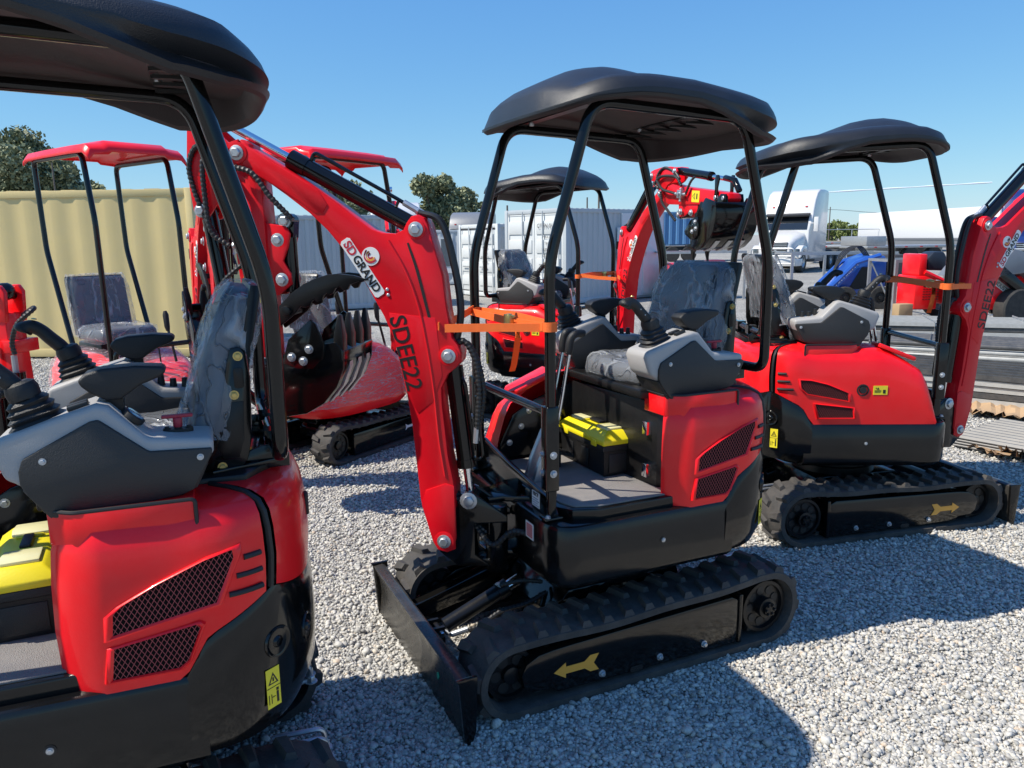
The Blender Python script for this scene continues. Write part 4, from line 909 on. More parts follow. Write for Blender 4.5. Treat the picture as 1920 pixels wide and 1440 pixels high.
    part('label_mark', lm, 'ink', lab, key=key and ('awm', key, near))
    def valve(mb):
        s = near; c = A(.34, 0.01, .075 * s); mb.box(c, (.06, .036, .06), ry=-R(arm_pose['arm'])); e1 = A(.34, .05, .075 * s); e2 = A(.34, -.04, .075 * s); e3 = A(.27, 0.01, .075 * s); e4 = A(.40, .01, .075 * s)
        for e in (e1, e2, e3, e4): mb.cyl(c, c + (e - c) * 1.15, .010, seg=8); mb.cyl(c + (e - c) * .85, c + (e - c) * 1.1, .014, seg=6)
        mb.cyl(c, c + Vector((0, .030 * s, 0)), .014)
    part('diverter_valve', valve, 'zinc', am, key=key and ('div', key, near), bevel=.002)
    s = near
    part('arm_hose', lambda mb: (hose(mb, [A(.27, .01, .075 * s), A(.20, .02, .08 * s), A(.08, .04, .09 * s), A(-.02, .10, .085 * s), A(-.03, .16, .07 * s), A(.05, .20, .06 * s), A(.20, .17, .06 * s), A(.30, .12, .07 * s)], .0105),
        hose(mb, [A(.34, .07, .075 * s), A(.28, .13, .085 * s), A(.15, .14, .08 * s), A(.02, .13, .08 * s), A(-.05, .08, .085 * s), A(-.02, .04, .07 * s)], .0105),
        hose(mb, [A(.05, .02, .085 * s), A(.08, -.06, .085 * s), A(.17, -.12, .08 * s), A(.26, -.19, .06 * s)], .0105),
        hose(mb, [A(.40, .01, .07 * s), A(.46, .10, .07 * s), A(.50, .14, .06 * s)], .009)), 'hose', am, key=key and ('amh', key, near))
    # bucket cylinder and thumb cylinder
    bc0, bc1 = A(.20, .175), A(.80, .13); d2 = (bc1 - bc0).normalized()
    part('bucket_cylinder', lambda mb: (mb.cyl(bc0, bc0 + d2 * .42, .031, seg=20), mb.cyl(bc0 + d2 * .40, bc0 + d2 * .43, .034, seg=20), mb.cyl(bc0 - Vector((0, .03, 0)), bc0 + Vector((0, .03, 0)), .028), mb.tube([bc0 + d2 * .05 + Vector((0, .04, 0)), bc0 + d2 * .38 + Vector((0, .04, 0))], .006, 6)), 'gloss_black', root, key=key and ('bcy', key), **kw)
    part('cylinder_rod', lambda mb: mb.cyl(bc0 + d2 * .43, bc1, .016, seg=16), 'chrome', root, key=key and ('bcrd', key), **kw)
    part('bucket_link', lambda mb: [(mb.prism([A(u, v).xz for u, v in ((.78, -.02), (.82, -.02), (.815, .07), (.83, .13), (.815, .155), (.79, .155), (.775, .13), (.785, .06))], y - .006, y + .006)) for y in (-.062, .062)] + [mb.tube([A(.80, .135), A(.92, .12), A(.985, .05)], .022, 8)], 'gloss_black', root, key=key and ('blk', key), bevel=.003, **kw)
    t0, t1 = A(.26, -.145), A(.60, -.13); d3 = (t1 - t0).normalized()
    part('thumb_cylinder', lambda mb: (mb.cyl(t0, t0 + d3 * .27, .028, seg=20), mb.cyl(t0 - Vector((0, .035, 0)), t0 + Vector((0, .035, 0)), .03), mb.box(t0 + d3 * .03, (.06, .05, .06), ry=-.1)), 'gloss_black', root, key=key and ('tcy', key), **kw)
    part('cylinder_rod', lambda mb: mb.cyl(t0 + d3 * .27, t1, .014, seg=14), 'satin_black', root, key=key and ('tcr', key), **kw)
    part('pin_bolt', lambda mb: [mb.bolt(t0 + Vector((0, .036 * q, 0)), (0, q, 0), .018, .012) for q in (1, -1)], 'zinc', root, key=key and ('tcb', key), **kw)
    BP = A(.90, 0.); th = R(arm_pose['bucket'])
    def Bk(x, z, y=0.): return Vector((BP.x + x * math.cos(th) - z * math.sin(th), y, BP.z + x * math.sin(th) + z * math.cos(th)))
    # thumb
    tt = R(arm_pose['thumb']); TP = A(.60, -.13)
    def Tm(x, z): return (TP.x + x * math.cos(tt) - z * math.sin(tt), TP.z + x * math.sin(tt) + z * math.cos(tt))
    part('thumb', lambda mb: [mb.prism([Tm(x, z) for x, z in [(.09, -.04), (.056, -.004), (-.013, .063), (-.07, .102), (-.118, .123), (-.165, .137), (-.208, .141), (-.27, .134), (-.334, .116), (-.29, .112), (-.256, .100), (-.245, .080), (-.229, .078), (-.215, .092), (-.197, .086), (-.185, .066), (-.168, .060), (-.160, .068), (-.148, .060), (-.14, .040), (-.118, .036), (-.112, .046), (-.098, .036), (-.09, .018), (-.065, .012), (-.054, .020), (-.03, -.01), (.03, -.055), (.07, -.08)]], y - .009, y + .009) for y in (-.06, .06)] + [mb.cyl((TP.x, -.09, TP.z), (TP.x, .09, TP.z), .02, seg=14), mb.prism([Tm(x, z) for x, z in ((-.06, .05), (-.03, .05), (-.03, .08), (-.06, .08))], -.06, .06)], 'satin_black', root, key=key and ('thm', key), bevel=.002, **kw)
    # bucket
    OUT = [(-.02, -.07), (.0, .06), (-.10, .14), (-.17, .165), (-.24, .185), (-.34, .20), (-.37, .165), (-.365, .10), (-.335, .03), (-.28, -.035), (-.21, -.075), (-.13, -.088), (-.06, -.085)]
    WB = .165
    def bucket(mb):
        n = len(OUT)
        for y in (-WB, WB): mb.prism([Bk(x, z).xz for x, z in OUT], y - .006, y + .006)
        arc = OUT[5:] + [OUT[0]]
        inn = []
        for i, (x, z) in enumerate(arc):
            cx, cz = -.17, .06; inn.append((x + (cx - x) * .06, z + (cz - z) * .06))
        mb.prism([Bk(x, z).xz for x, z in arc + inn[::-1]], -WB, WB)
        for y in (-.05, .05): mb.prism([Bk(x, z).xz for x, z in [(-.03, -.05), (.03, -.03), (.03, .03), (.0, .06), (-.05, .13), (-.09, .12), (-.06, .02)]], y * 1.3 - .007, y * 1.3 + .007)
    bu = part('bucket', bucket, 'gloss_black', root, key=key and ('bkt', key), bevel=.003, **kw)
    for k in range(4):
        y = -WB + .02 + k * (2 * WB - .04) / 3
        part('bucket_tooth', lambda mb: mb.rings([[Bk(-.345 + dx, .13, y + dy) for dx, dy in ((-.022, -.022), (.022, -.022), (.022, .022), (-.022, .022))], [Bk(-.35 + dx, .22, y + dy) for dx, dy in ((-.018, -.025), (.018, -.025), (.018, .025), (-.018, .025))], [Bk(-.352 + dx, .30, y + dy) for dx, dy in ((-.006, -.012), (.006, -.012), (.006, .012), (-.006, .012))]]), 'satin_black', bu, key=key and ('tth', key, k), bevel=.003)
    part('wear_strip', lambda mb: [mb.prism([Bk(x, z).xz for x, z in [(-.372, .12), (-.372, .10), (-.342, .027), (-.285, -.04), (-.285, -.034), (-.335, .03), (-.365, .10)]], y - .018, y + .018) for y in (-.10, 0, .10)], 'zinc', bu, key=key and ('wst', key))
    for sdd in (1, -1):
        sc = part('side_cutter', lambda mb: mb.prism([Bk(x, z).xz for x, z in [(-.13, .12), (-.16, .21), (-.25, .285), (-.27, .27), (-.30, .19), (-.29, .14), (-.25, .10), (-.19, .10)]], (WB + .006) * sdd, (WB + .018) * sdd), 'gloss_black', bu, key=key and ('sct', key, sdd), bevel=.003)
        part('cutter_bolt', lambda mb: [mb.bolt(Bk(x, z, (WB + .018) * sdd), (0, sdd, 0), .012, .009) for x, z in ((-.17, .145), (-.24, .175), (-.215, .13))], 'zinc', sc, key=key and ('scb', key, sdd))
    return bm_
def cap_line(pts, r, r2=None):
    P = [Vector(p) for p in curve2(pts)]; L, Rr = [], []
    for i, p in enumerate(P):
        d = (P[min(i + 1, len(P) - 1)] - P[max(0, i - 1)]).normalized(); n = Vector((-d.y, d.x)); k = r * math.sin(math.pi * (.12 + .76 * i / (len(P) - 1))) ** .5
        L.append(p + n * k); Rr.append(p - n * k)
    return [tuple(p) for p in L + Rr[::-1]]
def curve2(pts): return [(p.x, p.y) for p in curve([(x, z, 0) for x, z in pts], 6)]
def decal_plate(mb, y, sd):
    a, b = Vector((.362, 1.715)), Vector((.228, 1.505)); d = (b - a).normalized(); n = Vector((-d.y, d.x)); w = .022
    L = []
    def corner(c, s0): pass
    pts = [a + n * w * .6 - d * 0, a + n * w + d * .008, b + n * w - d * .008, b + n * w * .6, b - n * w * .6, b - n * w - d * .008, a - n * w + d * .008, a - n * w * .6]
    mb.prism([tuple(p) for p in pts], y, y + .0024 * sd)
    mb.lathe((.262, y, 1.652), (0, sd, 0), [(0, .0345), (.0022, .0345), (.0023, .001)], 28)

def excavator(label, X, Y, yaw, tyaw, baz, pose, key, light=False, near=1, front=.70, group='red and black mini excavators with moulded black canopies', toolbox=None):
    root = thing('mini_excavator', label, 'excavator', (X, Y, 0), R(yaw), group)
    undercarriage(root, R(tyaw - yaw)); upper_body(root)
    boom(root, front, R(baz - yaw), pose, True, key, light, near)
    return root
HANG = dict(arm=-93, bucket=0, thumb=0)
REACH = dict(arm=-5, bucket=84, thumb=100)
G_EXC = 'red and black mini excavators with moulded black canopies'
exB = excavator('middle mini excavator with yellow toolbox aboard and SDEE22 reading down its red boom', .38, 3.257, 204.4, 205.2, 172, HANG, 'hang', near=1)
exA = excavator('nearest mini excavator at the left edge with red vented hood and film-wrapped seat', -1.255, 2.049, 201.4, 200.5, 190, HANG, 'hang', near=1)
exC = excavator('mini excavator at the right with a golden arrow pointing right on its track', 1.989, 4.652, -2.2, 14., 22, REACH, 'reach', light='front', near=-1)
exD = excavator('distant mini excavator in front of the white container, its arm reaching right with bucket hanging', .431, 7.434, -32.8, -32.8, -72, REACH, 'reach', light=True, near=-1)

# ================================================================== toolboxes and straps
def local(root, x, y, z):
    a = root.rotation_euler.z; return Vector((root.location.x + x * math.cos(a) - y * math.sin(a), root.location.y + x * math.sin(a) + y * math.cos(a), z))
def toolbox(label, root, x, y, z, rz=0., key='tb'):
    p = local(root, x, y, z); t = thing('toolbox', label, 'toolbox', p, root.rotation_euler.z + rz, 'yellow and black toolboxes')
    part('box_body', lambda mb: (mb.rings([[Vector((sx * .5 * w, sy * .5 * l, z)) for sx, sy in ((-1, -1), (1, -1), (1, 1), (-1, 1))] for z, w, l in ((0, .145, .36), (.005, .15, .365), (.11, .163, .38), (.112, .172, .39), (.135, .172, .39))])), 'plastic_black', t, key='tbb', bevel=.006)
    part('box_rib', lambda mb: [mb.box((.0805, y, .055), (.006, .06, .08)) for y in (-.1, .03)] + [mb.box((0, .188, .055), (.11, .006, .08))], 'plastic_black', t, key='tbr', bevel=.002)
    lid = part('box_lid', lambda mb: (mb.rings([[Vector((sx * .5 * w, sy * .5 * l, z)) for sx, sy in ((-1, -1), (1, -1), (1, 1), (-1, 1))] for z, w, l in ((.136, .180, .40), (.155, .180, .40), (.16, .175, .396), (.185, .115, .34), (.190, .10, .33))]), [mb.box((.088, y, .138), (.012, .04, .03)) for y in (-.12, .12)], [mb.box((.0, y, .192), (.07, .012, .01)) for y in (-.055, .055)]), 'yellow', t, key='tbl', bevel=.005)
    part('lid_organizer', lambda mb: [mb.prism([(-.045, y - .045), (.045, y - .045), (.05, y), (.045, y + .045), (-.045, y + .045)], .188, .199, 'z') for y in (-.11, .11)], 'clear_lid', lid, key='tbo', bevel=.004)
    part('carry_handle', lambda mb: mb.box((0, 0, .198), (.028, .095, .012)), 'plastic_black', lid, key='tbh', bevel=.005)
    return t
toolbox('yellow lidded black toolbox on the floor mat of the middle excavator', exB, -.015, -.05, .7235)
toolbox('yellow lidded black toolbox on the nearest excavator at the left edge', exA, .085, .03, .7235, .06)

def strap(label, root, posts, boom_pt, z, tail):
    """ratchet strap: round two posts and out to the boom"""
    a, b = [local(root, .43, s * .36, z) for s in posts]; c = Vector(boom_pt); fwd = local(root, 1, 0, 0) - local(root, 0, 0, 0); r = .0235
    o = (a + b) / 2
    t = thing('ratchet_strap', label, 'strap', (o.x, o.y, z), 0, 'orange ratchet straps round front posts')
    def P(v): return Vector(v) - Vector((o.x, o.y, z))
    def ribbon(mb, pts, w=.030, th=.0022, tilt=0):
        rs = []
        n = len(pts)
        for i, p in enumerate(pts):
            d = (pts[min(i + 1, n - 1)] - pts[max(0, i - 1)]).normalized(); s = Vector((-d.y, d.x, 0)); s = s.normalized() if s.length > .01 else Vector((1, 0, 0)); u = s.cross(d) * -1
            u = Vector((0, 0, 1)) if abs(d.z) < .8 else Vector((d.y, -d.x, 0)).normalized() if Vector((d.y, -d.x, 0)).length > .01 else Vector((1, 0, 0))
            rs.append([p + u * w / 2 * k + s * th * m for k, m in ((-1, -1), (1, -1), (1, 1), (-1, 1))])
        mb.rings(rs)
    def loop(mb, q, w=.034, dz=0.):
        rs = [[P(q) + Vector((math.cos(t_) * rr, math.sin(t_) * rr, dz + k * w / 2)) for rr, k in ((r, -1), (r, 1), (r + .004, 1), (r + .004, -1))] for t_ in [2 * math.pi * i / 24 for i in range(25)]]
        mb.rings(rs, cap=False)
    part('webbing', lambda mb: (loop(mb, a), loop(mb, b)), 'orange', t)
    ab = (b - a).normalized(); nn = Vector((-ab.y, ab.x, 0)) * (r + .002)
    back = fwd.normalized() * -(r + .003)
    def web(mb):
        ribbon(mb, [P(a + fwd * (r + .003)), P(a + (b - a) * .5 + fwd * (r + .004) - Vector((0, 0, .004))), P(b + fwd * (r + .003))])
        ribbon(mb, [P(a - fwd * (r + .003)), P(a + (b - a) * .5 - fwd * (r + .0) + Vector((0, 0, .01))), P(b - fwd * (r + .003))])
        for q, dz in ((a, .012), (b, -.004)):
            e = c + (q - a) * .10
            ribbon(mb, [P(q + Vector((0, 0, dz))), P(q.lerp(e, .5)), P(e)])
    part('webbing', web, 'orange', t)
    m = P(a.lerp(b, .62) + fwd * (r + .012)); az = math.atan2(ab.y, ab.x)
    part('ratchet_buckle', lambda mb: (mb.box(m, (.055, .022, .045), rz=az), mb.cyl(m + Vector((0, 0, -.026)), m + Vector((0, 0, .026)), .012), mb.box(m + Vector((0, 0, .02)) + ab * .03, (.05, .006, .006), rz=az)), 'brass', t, bevel=.002)
    q = P(a.lerp(b, .70) + fwd * (r + .006))
    part('loose_tail', lambda mb: ribbon(mb, [q, q + Vector((0, 0, -.06)) + ab * .01, q + Vector((0, 0, -.12)) + ab * -.01, q + Vector((0, 0, -.17)) - ab * .03, q + Vector((0, 0, -.2)) - ab * .05][:tail], .022), 'orange', t)
strap('orange ratchet strap round the front posts of the middle excavator, tail hanging', exB, (-1, 1), at(822, 612, 2.90), 1.40, 5)
strap('orange ratchet strap round the front posts of the right hand excavator', exC, (1, -1), at(1808, 535, 4.55), 1.42, 4)
strap('orange ratchet strap on the small excavator in front of the white container', exD, (-1, 1), at(1156, 523, 6.75), 1.37, 2)

# ================================================================== red canopy excavators (cling-wrapped)
def wrapped_excavator(label, X, Y, yaw, boomaz, key, front=.72):
    root = thing('mini_excavator', label, 'excavator', (X, Y, 0), R(yaw), 'red cling-wrapped mini excavators with flat red canopies')
    for sd in (1, -1):
        o = part('rubber_track', track_mesh, 'rubber', root, key='track_band', loc=(0, .34 * sd, 0), angle=28); o.scale = (.92, .85, .92)
        f = part('track_frame', lambda mb: mb.prism([(-.37, .045), (-.37, .235), (.44, .235), (.56, .22), (.60, .15), (.56, .085), (.48, .06), (-.33, .048)], -.06, .092 * 1), 'gloss_black', root, key='tf2', loc=(0, .34 * sd, 0), bevel=.006); f.scale = (.92, .85 * sd, .92)
        part('sprocket', lambda mb: wheel_disc(mb, -.52, .166, .112, .12, 9, .019, .62, 0), ['satin_black', 'ink'], f, key='spk2'); part('idler_wheel', lambda mb: wheel_disc(mb, .652, .150, .098, .11, 6, .021, .58, 0), ['satin_black', 'ink'], f, key='idl')
        part('direction_arrow', lambda mb: mb.prism([(.47, .15), (.43, .178), (.43, .161), (.34, .161), (.31, .18), (.32, .15), (.31, .12), (.34, .139), (.43, .139), (.43, .122)], .0925, .0945), 'sticker_white', f, key='arr2')
    part('undercarriage_frame', lambda mb: (mb.bx(-.25, .30, -.25, .25, .14, .26), mb.lathe((0, 0, .25), (0, 0, 1), [(0, .2), (.10, .2)], 30), mb.cyl((-.34, -.12, .2), (-.34, .12, .2), .06), mb.bx(-.42, -.30, -.10, .10, .27, .33)), 'gloss_black', root, key='uf2', bevel=.01)
    part('dozer_blade', lambda mb: mb.prism([(.80, .01), (.82, 0), (.81, .10), (.84, .22), (.80, .23), (.78, .1)], -.45, .45), 'gloss_black', root, key='bl2', bevel=.004)
    def body(mb):
        rs = []
        for z, k, o in ((.36, .90, 0), (.40, .97, 0), (.46, 1., 0), (.62, 1.0, 0), (.78, .97, .01), (.86, .90, .02), (.90, .78, .02), (.91, .5, .02)):
            r = []
            for i in range(48):
                a = 2 * math.pi * i / 48; c, s = math.cos(a), math.sin(a); e = 2 / 3.2
                x = -.05 + o + .60 * k * math.copysign(abs(c) ** e, c); y = .43 * k * math.copysign(abs(s) ** e, s)
                zz = z - max(0, (x - .05)) * .45 * (z > .6)
                r.append(Vector((x, y, zz)))
            rs.append(r)
        mb.rings(rs)
    b = part('body_cover', body, 'red', root, key='body2', angle=40)
    random.seed(5)
    def film(mb):
        rs = []
        for z, k in ((.44, 1.03), (.50, 1.045), (.58, 1.04), (.66, 1.04), (.74, 1.02), (.82, .99), (.88, .90), (.925, .78), (.94, .5), (.935, .02)):
            r = []
            for i in range(72):
                a = 2 * math.pi * i / 72; c, s = math.cos(a), math.sin(a); e = 2 / 2.7; w = random.uniform(-.006, .006) + .006 * math.sin(9 * a + 20 * z)
                x = -.05 + (.605 + w) * k * math.copysign(abs(c) ** e, c); y = (.435 + w) * k * math.copysign(abs(s) ** e, s)
                r.append(Vector((x, y, z - max(0, (x - .05)) * .45 * (z > .6) + random.uniform(-.004, .004) + .012 * math.sin(3 * a + 1))))
            rs.append(r)
        mb.rings(rs, cap=False)
    part('cling_wrap', film, 'body_film', root, key='film3', angle=180)
    part('seat_stand', lambda mb: mb.bx(-.36, .02, -.2, .2, .86, .98), 'satin_black', root, key='ss2', bevel=.02)
    bk = part('backrest', lambda mb: mb.prism([(-.34, 1.02), (-.42, 1.42), (-.41, 1.45), (-.38, 1.46), (-.34, 1.44), (-.27, 1.06)], -.20, .20), 'vinyl', root, key='bk2', bevel=.04, bseg=3, angle=60)
    part('backrest_shell', lambda mb: mb.prism([(-.35, 1.02), (-.44, 1.44), (-.42, 1.47), (-.41, 1.45), (-.335, 1.02)], -.215, .215), 'satin_black', bk, key='bks2', bevel=.01)
    part('seat_cushion', lambda mb: mb.prism([(-.34, .99), (-.34, 1.06), (.04, 1.09), (.10, 1.06), (.08, .99)], -.21, .21), 'vinyl', root, key='cu2', bevel=.03, bseg=3, angle=60)
    random.seed(9)
    def sf(mb):
        rs = []
        for k in range(14):
            t = k / 13; z = 1.02 + .46 * t; x = -.31 - .085 * t; r = []
            for i in range(40):
                a = 2 * math.pi * i / 40; w = random.uniform(-.006, .006)
                r.append(Vector((x + (.075 + w) * math.copysign(abs(math.cos(a)) ** .5, math.cos(a)), (.235 - .03 * t ** 4 + w) * math.copysign(abs(math.sin(a)) ** .5, math.sin(a)), z + w)))
            rs.append(r)
        mb.rings(rs, cap=False); mb.add(rs[-1], [tuple(range(40))])
        rs = []
        for z, k in ((.98, 1.03), (1.02, 1.08), (1.08, 1.05), (1.105, .9), (1.11, .02)):
            rs.append([Vector((-.12 + (.235 + random.uniform(-.006, .006)) * k * math.copysign(abs(math.cos(a)) ** .6, math.cos(a)), (.235 + random.uniform(-.006, .006)) * k * math.copysign(abs(math.sin(a)) ** .6, math.sin(a)), z + random.uniform(-.006, .006))) for a in [2 * math.pi * i / 40 for i in range(40)]])
        mb.rings(rs, cap=False)
    part('plastic_cover', sf, 'seat_film', root, key='sf2', angle=180)
    for sd in (1, -1):
        y = .30 * sd
        part('canopy_post', lambda mb: mb.tube(fillet([(.40, y, .66), (.37, y, 1.86), (.28, y, 2.315), (-.50, y, 2.315), (-.46, y, 1.66), (-.14, y, .80)], .06, 6), .019, 12), 'gloss_black', root, key=('po2', sd), angle=60)
        part('control_lever', lambda mb: (mb.tube(curve([(.30, .22 * sd, .82), (.25, .22 * sd, .98), (.22, .22 * sd, 1.06)], 6), .010, 8), mb.tube([(.22, .22 * sd, 1.05), (.212, .22 * sd, 1.08), (.205, .22 * sd, 1.17), (.20, .22 * sd, 1.20)], [.014, .020, .022, .012], 12)), 'plastic_black', root, key=('cl2', sd), angle=60)
    part('short_lever', lambda mb: [(mb.tube([(.30, y, .80), (.28, y, .98)], .006, 8), mb.cyl((.28, y, .97), (.275, y, 1.04), .013, .015)) for y in (.10, -.04)], 'plastic_black', root, key='sl2')
    part('front_rail', lambda mb: mb.tube(fillet([(.40, .30, .74), (.47, .30, .98), (.47, -.30, .98), (.40, -.30, .74)], .06, 6), .018, 12), 'gloss_black', root, key='fr2', angle=60)
    def roof(mb):
        n = 9; m = 7; top = []
        for i in range(n):
            x = -.62 + 1.14 * i / (n - 1)
            row = []
            for j in range(m):
                y = -.45 + .9 * j / (m - 1); e = max(abs(x + .05) / .57, abs(y) / .45)
                row.append(Vector((x, y, 2.40 - (.06 if e > .95 else 0) - .02 * (abs(x + .05) / .57) ** 2 - (.02 if abs(y) > .28 else 0))))
            top.append(row)
        sec = [(y_ * .78, z_ - .02) for y_, z_ in [(-.45, 2.325), (-.455, 2.345), (-.42, 2.385), (-.30, 2.395), (-.26, 2.415), (.26, 2.415), (.30, 2.395), (.42, 2.385), (.455, 2.345), (.45, 2.325), (.43, 2.345), (.40, 2.368), (.27, 2.376), (.24, 2.395), (-.24, 2.395), (-.27, 2.376), (-.40, 2.368), (-.43, 2.345)]]
        rs = []
        for x, dz, k in ((-.56, -.035, 1.0), (-.55, -.015, 1.0), (-.51, .0, 1.), (-.2, .004, 1.), (.2, .004, 1), (.40, .0, 1), (.46, -.035, .99), (.47, -.06, .98)):
            rs.append([Vector((x, y * k, z + dz)) for y, z in sec])
        mb.rings(rs)
    part('canopy', roof, 'red', root, key='roof2', bevel=.006, angle=50)
    boom(root, front, R(boomaz - yaw), HANG, key == 'E', 'hang', True)
    return root
exE = wrapped_excavator('cling-wrapped mini excavator with flat red canopy in front of the cream container', -2.93, 5.85, -38, -60, 'E', 1.12)
exF = wrapped_excavator('cling-wrapped mini excavator with flat red canopy seen from behind, between the bucket and the boom', -1.42, 6.40, 58, 100, 'F')

# red boom end at the left edge
lb = thing('excavator_boom', 'red boom with hydraulic hoses standing at the left edge of the photo', 'excavator boom', (at(14, 700, 3.6).x, 3.6, 0), R(-8))
part('boom_plate', lambda mb: (mb.prism([(-.10, .30), (.08, .30), (.09, 1.0), (.075, 1.40), (-.06, 1.44), (-.12, 1.0)], -.06, .06), [mb.prism([(-.05, 1.38), (.085, 1.36), (.095, 1.50), (.075, 1.53), (.045, 1.53), (.02, 1.50), (-.03, 1.50)], y - .012, y + .012) for y in (-.055, .055)], mb.bx(.05, .12, -.08, .08, 1.22, 1.28)), 'red', lb, bevel=.005)
part('pin', lambda mb: (mb.ball((.045, 0, 1.50), .042, 16), mb.cyl((.05, -.085, 1.48), (.05, .085, 1.48), .018)), 'gloss_black', lb)
part('hydraulic_cylinder', lambda mb: [mb.cyl((x, -.09, .70), (x, -.09, 1.14), .034, seg=20) for x in (.03, .13)], 'gloss_black', lb)
part('hydraulic_hose', lambda mb: (hose(mb, [(.12, -.08, 1.22), (.125, -.09, 1.28), (.17, -.10, 1.36), (.235, -.08, 1.42), (.20, -.03, 1.425), (.12, .0, 1.39)], .011), hose(mb, [(.03, -.09, 1.20), (.02, -.10, 1.27), (-.03, -.10, 1.33), (-.12, -.09, 1.36)], .012)), 'hose', lb)
part('hose_fitting', lambda mb: (mb.cyl((.12, -.085, 1.14), (.12, -.085, 1.215), .013, seg=8), mb.cyl((.03, -.09, 1.12), (.03, -.09, 1.20), .014, seg=8)), 'zinc', lb)
part('slew_base', lambda mb: (mb.bx(-.25, .35, -.3, .3, 0.0, .32),), 'gloss_black', lb, bevel=.03)

# ================================================================== background things
def corr_wall(mb, a, b, z0, z1, depth=.04, pitch=.28, n=None):
    """corrugated steel wall from a to b (2-D points); outward is to the right of a->b"""
    a, b = Vector(a), Vector(b); d = (b - a); L = d.length; d.normalize(); o = Vector((d.y, -d.x)); n = n or max(1, round(L / pitch)); p = L / n
    pts = []
    for k in range(n):
        for t, q in ((0, 0), (.25, 0), (.40, 1), (.75, 1), (.90, 0)): pts.append(a + d * (k + t) * p - o * depth * q)
    pts.append(b)
    vs = [(q.x, q.y, z) for z in (z0, z1) for q in pts]; m = len(pts)
    mb.add(vs, [(i, i + 1, i + 1 + m, i + m) for i in range(m - 1)])
def container(name, label, cat, near, dx, dy, w, h, mat, ribs=(.04, .28), doors=False, group=None, words=None):
    """near: world ground corner; dx: unit direction of the long side; w: long side; the short side goes along dy"""
    root = thing(name, label, cat, (near.x, near.y, 0), 0, group); X = Vector(dx).normalized(); Y = Vector(dy).normalized(); L, Wd = w
    def q(u, v): return X * u + Y * v
    part('side_wall', lambda mb: (corr_wall(mb, q(.06, .01), q(L - .06, .01), .14, h - .09, *ribs)), mat, root)
    part('side_wall', lambda mb: (corr_wall(mb, q(L - .06, Wd - .01), q(.06, Wd - .01), .14, h - .09, *ribs)), mat, root)
    part('end_wall', lambda mb: corr_wall(mb, q(L - .01, .06), q(L - .01, Wd - .06), .14, h - .09, *ribs), mat, root)
    if not doors: part('end_wall', lambda mb: corr_wall(mb, q(.01, Wd - .06), q(.01, .06), .14, h - .09, *ribs), mat, root)
    def rail(mb):
        def bar(u0, u1, v0, v1, z0, z1):
            c = q((u0 + u1) / 2, (v0 + v1) / 2); mb.box((c.x, c.y, (z0 + z1) / 2), (abs(u1 - u0), abs(v1 - v0), z1 - z0), rz=math.atan2(X.y, X.x))
        for v in (.04, Wd - .04): bar(0.08, L - .08, v - .04, v + .04, h - .10, h); bar(.08, L - .08, v - .04, v + .04, .03, .15)
        for u in (.04, L - .04):
            bar(u - .04, u + .04, .08, Wd - .08, h - .10, h - .002); bar(u - .04, u + .04, .08, Wd - .08, .03, .148)
            for v in (.05, Wd - .05): bar(u - .05, u + .05, v - .06, v + .06, 0.0, h + .012)
        bar(.05, L - .05, .05, Wd - .05, h - .05, h - .03)
    part('corner_frame', rail, mat, root, bevel=.006)
    part('roof_panel', lambda mb: [mb.box(((q(u, Wd / 2)).x, q(u, Wd / 2).y, h + .004), (ribs[1] * .5, Wd - .2, .02), rz=math.atan2(X.y, X.x)) for u in [ribs[1] * (k + .5) for k in range(int(L / ribs[1]))]], mat, root)
    if doors:
        az = math.atan2(Y.y, Y.x)
        for k in range(2):
            v0 = .10 + k * (Wd - .20) / 2; dw = (Wd - .20) / 2 - .015
            c = q(-.0, v0 + dw / 2)
            dr = part('door', lambda mb: (mb.box((q(.02, v0 + dw / 2).x, q(.02, v0 + dw / 2).y, h / 2 + .03), (dw, .05, h - .30), rz=az), [mb.box((q(-.015, v0 + dw / 2 + .0).x, q(-.015, v0 + dw / 2).y, .28 + (h - .5) * (j + .5) / 4), (dw - .16, .03, (h - .5) / 4 * .72), rz=az) for j in range(4)]), mat, root, bevel=.012)
            part('lock_rod', lambda mb: [mb.cyl((q(-.06, v).x, q(-.06, v).y, .12), (q(-.06, v).x, q(-.06, v).y, h - .05), .017, seg=8) for v in (v0 + .1 + k * .3, v0 + dw - .05 - .3 * (1 - k))], mat, dr)
            part('door_handle', lambda mb: mb.box((q(-.08, v0 + dw / 2 + .1).x, q(-.08, v0 + dw / 2 + .1).y, h * .42), (.35, .02, .03), rz=az), 'galv', dr)
        part('door_gasket', lambda mb: mb.box((q(.0, Wd / 2).x, q(.0, Wd / 2).y, h - .13), (Wd - .2, .03, .035), rz=az), 'gasket', root)
        if words:
            for j, (wd, sz, vv, zz) in enumerate(words):
                p = q(-.062, vv); put_text('container_lettering', wd, sz, 'gasket', root, (p.x, p.y, zz), -Y.to_3d(), (0, 0, 1))
    return root
def W2(p): return Vector((p.x, p.y))
# long cream container behind the red canopy excavator
c0 = Vector((-9.2, 11.75)); c1 = Vector((-4.62, 11.45)); dX = (c1 - c0).normalized()
container('shipping_container', 'long cream corrugated container behind the left red canopy', 'container', c0, dX, (-dX.y, dX.x), (4.62, 2.44), 2.47, 'cream', (.013, .42), group='shipping containers')
